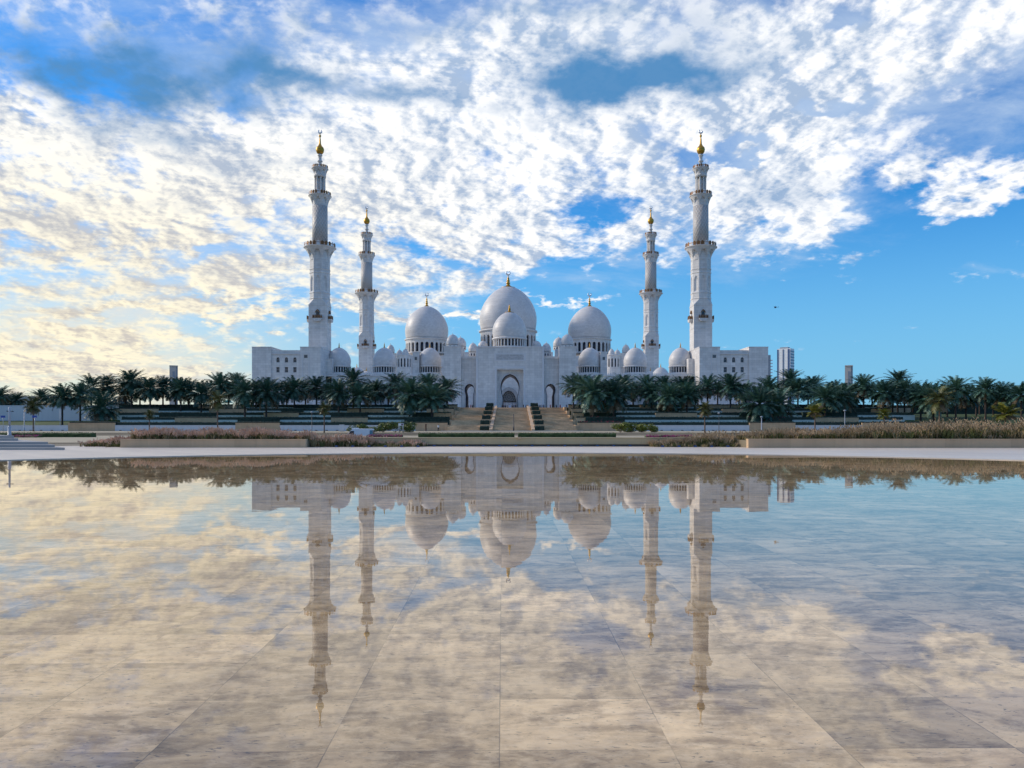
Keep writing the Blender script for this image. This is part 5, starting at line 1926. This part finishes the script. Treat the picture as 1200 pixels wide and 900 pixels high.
e = empty('roadside_sign', (X(470, Y), Y, 0), label='white sign panel carried on two grey posts before the green shrubs', cat='sign')
for s in (-1, 1):
    MB().tube([(s * 0.4, 0, 0), (s * 0.4, 0, Z(496.2, Y))], 0.08, 8).build('post', M['pole_grey'], e)
MB().box(-0.55, 0.55, -0.14, -0.085, Z(498.9, Y), Z(496, Y)).build('panel', M['white_paint'], e)
MB().box(0.02, 0.46, -0.15, -0.141, Z(498.5, Y), Z(496.5, Y)).build('red_mark', mat_plain('sign_mark', (0.16, 0.10, 0.14), 0.6), e)
Y = 185
e = empty('utility_cabinet', (X(400.3, Y), Y, 0), label='pale utility cabinet against the white terrace wall, left of the white van', cat='cabinet')
MB().box(-0.6, 0.6, 0, 0.5, 0, 0.12).build('plinth', M['grey_stone'], e)
MB().box(-0.56, 0.56, 0.03, 0.47, 0.121, 1.6).build('body', M['white_wall'], e)
for s in (-1, 1):
    x0, x1 = sorted((s * 0.02, s * 0.52))
    MB().box(x0, x1, 0.0, 0.028, 0.2, 1.52).build('door', M['white_wall'], e)
MB().box(-0.62, 0.62, -0.03, 0.53, 1.601, 1.67).build('roof', M['grey_metal'], e)
Y = 186
e = empty('bollard', (X(499, Y), Y, 0), label='short brown post beside the staircase, close to a person in white', cat='post')
MB().lathe([(0.24, 0), (0.22, 0.1), (0.2, 1.6), (0.24, 1.62), (0.24, 1.75), (0.1, 1.85)], 12).build('post', M['thin_trunk'], e)
MB().lathe([(0.34, 0), (0.34, 0.08), (0.26, 0.1)], 12).build('foot', M['grey_stone'], e)

# ------------------------------------------------------------------ white van
M['van_white'] = mat_plain('van_white', (0.72, 0.74, 0.78), 0.3, 0, 0.03, 1.0)
M['tyre'] = mat_plain('tyre', (0.02, 0.02, 0.02), 0.9, 0, 0.1, 3.0)
M['tail_blue'] = mat_plain('tail_blue', (0.07, 0.24, 0.33), 0.25, 0, 0.1, 1.0)
M['lamp_red'] = mat_plain('lamp_red', (0.4, 0.02, 0.02), 0.3, 0, 0.1, 3.0)
van = empty('delivery_van', (X(421.5, 128), 127.0, -1.22), label='white high roofed delivery van with dark cab windows, half hidden by pinkish grass', cat='van')
prof = [(-2.5, 0.35), (-2.55, 0.75), (-2.42, 1.02), (-1.72, 1.22), (-1.05, 1.98), (-0.85, 2.16), (-0.5, 2.22), (2.35, 2.2), (2.45, 2.1), (2.5, 0.4), (2.4, 0.3), (-2.4, 0.3)]
b = MB()
n = len(prof)
rings = []
for yy, inset in ((-0.98, 0.10), (-0.90, 0.0), (0.90, 0.0), (0.98, 0.10)):
    rings.append([(p[0] * (1 - inset * 0.03), yy + (0.12 * max(0, p[1] - 1.1) * (1 if yy < 0 else -1)), p[1] - inset * 0.25 * (p[1] > 1.0)) for p in prof])
vs_ = [q for r_ in rings for q in r_]
fs = [tuple(range(n)), tuple(range(4 * n - 1, 3 * n - 1, -1))]
for r_ in range(3):
    for i in range(n):
        j = (i + 1) % n
        fs.append((r_ * n + i, (r_ + 1) * n + i, (r_ + 1) * n + j, r_ * n + j))
b.add(vs_, fs)
b.build('body', M['van_white'], van)
MB().prism_y([(-1.60, 1.24), (-0.55, 1.24), (-0.55, 1.86), (-1.06, 1.86)], -0.975, -0.93).build('side_window', M['dark_glass'], van)
MB().add([(-1.74, -0.8, 1.24), (-1.74, 0.8, 1.24), (-1.07, 0.72, 1.97), (-1.07, -0.72, 1.97), (-1.70, -0.8, 1.215), (-1.70, 0.8, 1.215), (-1.03, 0.72, 1.95), (-1.03, -0.72, 1.95)],
         [(0, 1, 2, 3), (7, 6, 5, 4), (0, 4, 5, 1), (1, 5, 6, 2), (2, 6, 7, 3), (3, 7, 4, 0)]).build('windscreen', M['dark_glass'], van)
MB().prism_y([(2.0, 0.9), (2.44, 0.9), (2.42, 1.95), (2.05, 1.95)], -0.985, -0.93).build('rear_panel', M['tail_blue'], van)
MB().box(2.46, 2.52, -0.75, 0.75, 1.25, 1.95).build('rear_window', M['dark_glass'], van)
MB().prism_y([(-1.05, 2.2), (-0.95, 2.36), (-0.1, 2.36), (0.0, 2.22)], -0.6, 0.6).build('roof_unit', M['van_white'], van)
for s in (-1, 1):
    MB().box(2.44, 2.53, s * 0.88 - 0.06, s * 0.88 + 0.06, 0.8, 1.15).build('tail_light', M['lamp_red'], van)
    MB().box(-2.57, -2.46, s * 0.7 - 0.14, s * 0.7 + 0.14, 0.72, 0.92).build('headlight', M['silver'], van)
    for xw in (-1.55, 1.5):
        Rm = Matrix.Translation((xw, s * 0.9, 0.34)) @ Matrix.Rotation(pi / 2, 4, 'X')
        wb = MB().lathe([(0.24, -0.11), (0.33, -0.11), (0.34, -0.06), (0.34, 0.06), (0.33, 0.11), (0.24, 0.11)], 24)
        wb.v = [tuple(Rm @ Vector(q)) for q in wb.v]
        w_ = wb.build('wheel', M['tyre'], van)
        rb = MB().lathe([(0.2, -0.125), (0.23, -0.12), (0.23, 0.12), (0.2, 0.125)], 20)
        rb.v = [tuple(Rm @ Vector(q)) for q in rb.v]
        rb.build('rim', M['silver'], w_)

# ------------------------------------------------------------------ helicopter far off
Yh = 1500.0
hx, _, hz = at(908.6, 360.0, Yh)
heli = empty('helicopter', (hx, Yh, hz), label='tiny dark blue helicopter in the clear sky right of the tallest minaret', cat='helicopter')
M['heli_blue'] = mat_plain('heli_blue', (0.01, 0.03, 0.10), 0.4, 0, 0.1, 1.0)
body = MB()
prof = [(0.05, -2.6), (0.8, -2.1), (1.25, -1.0), (1.3, 0.4), (0.9, 1.6), (0.35, 2.4), (0.28, 4.0), (0.2, 6.0), (0.12, 6.6)]
bb = MB().lathe(prof, 14)
bb.v = [(q[2], q[1], q[0] * 1.05) for q in bb.v]
bb.prism_y([(5.9, 0.1), (6.6, 0.1), (7.0, 1.5), (6.5, 1.5)], -0.08, 0.08)
bb.build('body', M['heli_blue'], heli)
MB().tube([(0, 0, 1.2), (0, 0, 1.95)], 0.16, 8).build('mast', M['heli_blue'], heli)
for q in range(4):
    a = 0.5 + q * pi / 2
    Mx = Matrix.Rotation(a, 4, 'Z')
    r_ = MB().box(0.1, 4.6, -0.16, 0.16, 1.9, 1.95)
    r_.v = [tuple(Mx @ Vector(p)) for p in r_.v]
    r_.build('rotor_blade', M['heli_blue'], heli)
for s in (-1, 1):
    MB().tube([(-2.0, s * 1.0, -1.55), (-1.5, s * 1.0, -1.75), (1.6, s * 1.0, -1.75)], 0.09, 6).tube([(-0.8, s * 0.6, -1.0), (-0.8, s * 1.0, -1.74)], 0.06, 6).tube([(0.9, s * 0.6, -1.0), (0.9, s * 1.0, -1.74)], 0.06, 6).build('skid', M['heli_blue'], heli)

# ------------------------------------------------------------------ people
M['skin'] = mat_plain('skin', (0.36, 0.22, 0.15), 0.6, 0, 0.05, 3.0)
M['hair'] = mat_plain('hair', (0.02, 0.017, 0.015), 0.6, 0, 0.1, 3.0)
CLOTH = {'black': (0.02, 0.02, 0.025), 'white': (0.7, 0.7, 0.7), 'dark red': (0.22, 0.03, 0.05), 'pale blue': (0.35, 0.45, 0.62), 'navy': (0.03, 0.04, 0.10), 'grey': (0.2, 0.2, 0.21), 'brown': (0.13, 0.08, 0.05)}
for k_, c in list(CLOTH.items()):
    M['cloth_' + k_] = mat_plain('cloth_' + k_.replace(' ', '_'), c, 0.85, 0, 0.12, 3.0)


def skin_body(name, J, E):
    """one continuous body grown round a jointed skeleton"""
    me = bpy.data.meshes.new(name)
    keys = list(J)
    me.from_pydata([J[q][:3] for q in keys], [(keys.index(a), keys.index(b_)) for a, b_ in E], [])
    o_ = bpy.data.objects.new(name, me)
    COL.objects.link(o_)
    md = o_.modifiers.new('skin', 'SKIN')
    for i, q in enumerate(keys):
        r_ = J[q][3]
        sv = me.skin_vertices[0].data[i]
        sv.radius = (r_, r_ * (J[q][4] if len(J[q]) > 4 else 1.0))
        sv.use_root = (q == 'pelvis')
    s_ = o_.modifiers.new('sub', 'SUBSURF')
    s_.levels = 1
    dg = bpy.context.evaluated_depsgraph_get()
    dg.update()
    new = bpy.data.meshes.new_from_object(o_.evaluated_get(dg))
    new.name = name
    bpy.data.objects.remove(o_)
    return new


def person_meshes(pose):
    st_, arm = {'stand': (0.0, 0.0), 'walk': (0.24, 0.18), 'hold': (0.05, 0.32)}[pose]
    J = {'pelvis': (0, 0, 0.95, 0.15, 0.8), 'waist': (0, 0, 1.12, 0.135, 0.75), 'chest': (0, 0, 1.32, 0.16, 0.72), 'neck': (0, -0.01, 1.48, 0.055), 'head0': (0, -0.02, 1.56, 0.075),
         'head1': (0, -0.03, 1.64, 0.095), 'head2': (0, -0.02, 1.72, 0.075)}
    E = [('pelvis', 'waist'), ('waist', 'chest'), ('chest', 'neck'), ('neck', 'head0'), ('head0', 'head1'), ('head1', 'head2')]
    for nm, s in (('l', 1), ('r', -1)):
        f_ = s * st_
        J['hip' + nm] = (s * 0.095, -0.02 * f_, 0.86, 0.098)
        J['knee' + nm] = (s * 0.10, -f_ * 0.6 - 0.01, 0.49, 0.065)
        J['ank' + nm] = (s * 0.105, -f_ * 0.75 + 0.02, 0.09, 0.042)
        J['toe' + nm] = (s * 0.115, -f_ * 0.75 - 0.14, 0.04, 0.036)
        J['sho' + nm] = (s * 0.19, 0, 1.40, 0.068)
        J['elb' + nm] = (s * 0.24, f_ * 0.5 + 0.02, 1.13, 0.046)
        J['wri' + nm] = (s * 0.235 - s * arm * 0.2, f_ * 0.5 - 0.06 - arm * (0.7 if pose == 'hold' else 0.2), 0.90 + (0.25 if pose == 'hold' else 0), 0.032)
        J['han' + nm] = (s * 0.23 - s * arm * 0.25, f_ * 0.5 - 0.09 - arm * (0.85 if pose == 'hold' else 0.25), 0.80 + (0.30 if pose == 'hold' else 0), 0.026)
        E += [('pelvis', 'hip' + nm), ('hip' + nm, 'knee' + nm), ('knee' + nm, 'ank' + nm), ('ank' + nm, 'toe' + nm), ('chest', 'sho' + nm), ('sho' + nm, 'elb' + nm), ('elb' + nm, 'wri' + nm), ('wri' + nm, 'han' + nm)]
    me = skin_body('person', J, E)
    me.materials.clear()
    for q in ('skin', 'cloth_white', 'cloth_navy', 'hair'):
        me.materials.append(M[q])
    for p in me.polygons:
        c = p.center
        p.use_smooth = True
        armz = abs(c.x) > 0.2 and c.z < 1.0 or (pose == 'hold' and c.y < -0.2 and c.z > 0.9)
        if c.z > 1.66 or (c.z > 1.56 and c.y > 0.02):
            p.material_index = 3
        elif c.z > 1.46 or (armz and c.z > 0.7):
            p.material_index = 0
        elif c.z > 0.93:
            p.material_index = 1
        elif c.z > 0.09:
            p.material_index = 2
        else:
            p.material_index = 3
    return me


def robe_mesh(me, name):
    """a long robe or abaya falling from the waist, worn over the body"""
    return MB().lathe([(0.31, 0.05), (0.28, 0.4), (0.22, 0.85), (0.19, 1.05)], 16, sq=1).build(name, M['cloth_black'], fix=False)


BODY = {q: person_meshes(q) for q in ('stand', 'walk', 'hold')}
robe_src = None
PEOPLE = [   # px, Y, pose, top, legs, robe, where
    (513.6, 188.0, 'stand', 'white', 'black', None, 'at the stair foot beside a brown post'),
    (529.5, 262, 'stand', 'black', 'black', None, 'at the stair top under palms, outermost of three'),
    (531.5, 263, 'walk', 'navy', 'black', None, 'at the stair top under palms, middle of three'),
    (534, 262.5, 'stand', 'black', 'black', None, 'at the stair top under palms, innermost of three'),
    (548.5, 272, 'stand', 'black', 'black', 'black', 'before the left side arch, outermost of three'),
    (551.5, 273, 'walk', 'dark red', 'navy', None, 'before the left side arch, middle of three'),
    (553.5, 272, 'stand', 'black', 'black', None, 'before the left side arch, innermost of three'),
    (588.5, 276, 'stand', 'black', 'navy', None, 'leftmost in the group under the main arch'),
    (590.5, 274, 'walk', 'navy', 'black', None, 'second from left in the crowd under the main arch'),
    (592.3, 276, 'stand', 'black', 'black', 'black', 'third from left in the crowd under the main arch'),
    (594.6, 275, 'hold', 'grey', 'black', None, 'under the main arch, left of the pale blue figure'),
    (597.6, 273, 'walk', 'pale blue', 'pale blue', 'pale blue', 'in the centre of the crowd under the main arch'),
    (600.3, 275, 'stand', 'black', 'black', 'black', 'under the main arch, just right of the pale blue figure'),
    (602.2, 276, 'hold', 'navy', 'black', None, 'under the main arch, second from the pale blue figure'),
    (604.2, 274, 'stand', 'black', 'navy', None, 'rightmost in the group under the main arch'),
    (613.4, 270, 'walk', 'black', 'black', None, 'between main arch and right hedge blocks'),
    (616.5, 272, 'stand', 'navy', 'black', None, 'second left of the topmost right hedge'),
    (618.5, 271, 'stand', 'black', 'black', None, 'directly left of the topmost right hedge block'),
    (630.5, 270, 'walk', 'black', 'black', None, 'first right of the topmost right hedge block'),
    (632.8, 271, 'stand', 'black', 'black', 'black', 'second right of the topmost right hedge block'),
    (635, 270, 'hold', 'grey', 'navy', None, 'third right of the topmost right hedge'),
    (637, 271, 'stand', 'navy', 'black', None, 'fourth right of the topmost right hedge block'),
    (645, 270, 'stand', 'dark red', 'black', None, 'before the right side arch, near its inner jamb'),
    (652, 272, 'walk', 'black', 'black', None, 'before the right side arch, near its outer jamb'),
    (656.5, 271, 'stand', 'dark red', 'dark red', 'dark red', 'just outside the right side arch'),
    (664, 270, 'stand', 'navy', 'black', None, 'near the right palms at the stair top'),
]
for i, (px, Y, pose, top, legs, robe, where) in enumerate(PEOPLE):
    o_ = bpy.data.objects.new('person', BODY[pose])
    COL.objects.link(o_)
    o_.location = (X(px, Y), Y, 0.0 if Y < 200 else 7.0)
    o_.rotation_euler = (0, 0, prnd.uniform(-0.8, 0.8) + (pi if i % 3 == 0 else 0))
    for si, mname in ((1, 'cloth_' + top), (2, 'cloth_' + legs)):
        o_.material_slots[si].link = 'OBJECT'
        o_.material_slots[si].material = M[mname]
    wear = '%s robe' % robe if robe else ('%s clothes' % top if top == legs else '%s top, %s trousers' % (top, legs))
    tag(o_, ('person in ' + wear + ' ' + where), 'person', 'people before the mosque')
    if robe:
        if robe_src is None:
            robe_src = robe_mesh(None, 'robe')
            r_ = robe_src
        else:
            r_ = robe_src.copy()
            COL.objects.link(r_)
        r_.parent = o_
        r_.material_slots[0].link = 'OBJECT'
        r_.material_slots[0].material = M['cloth_' + robe]
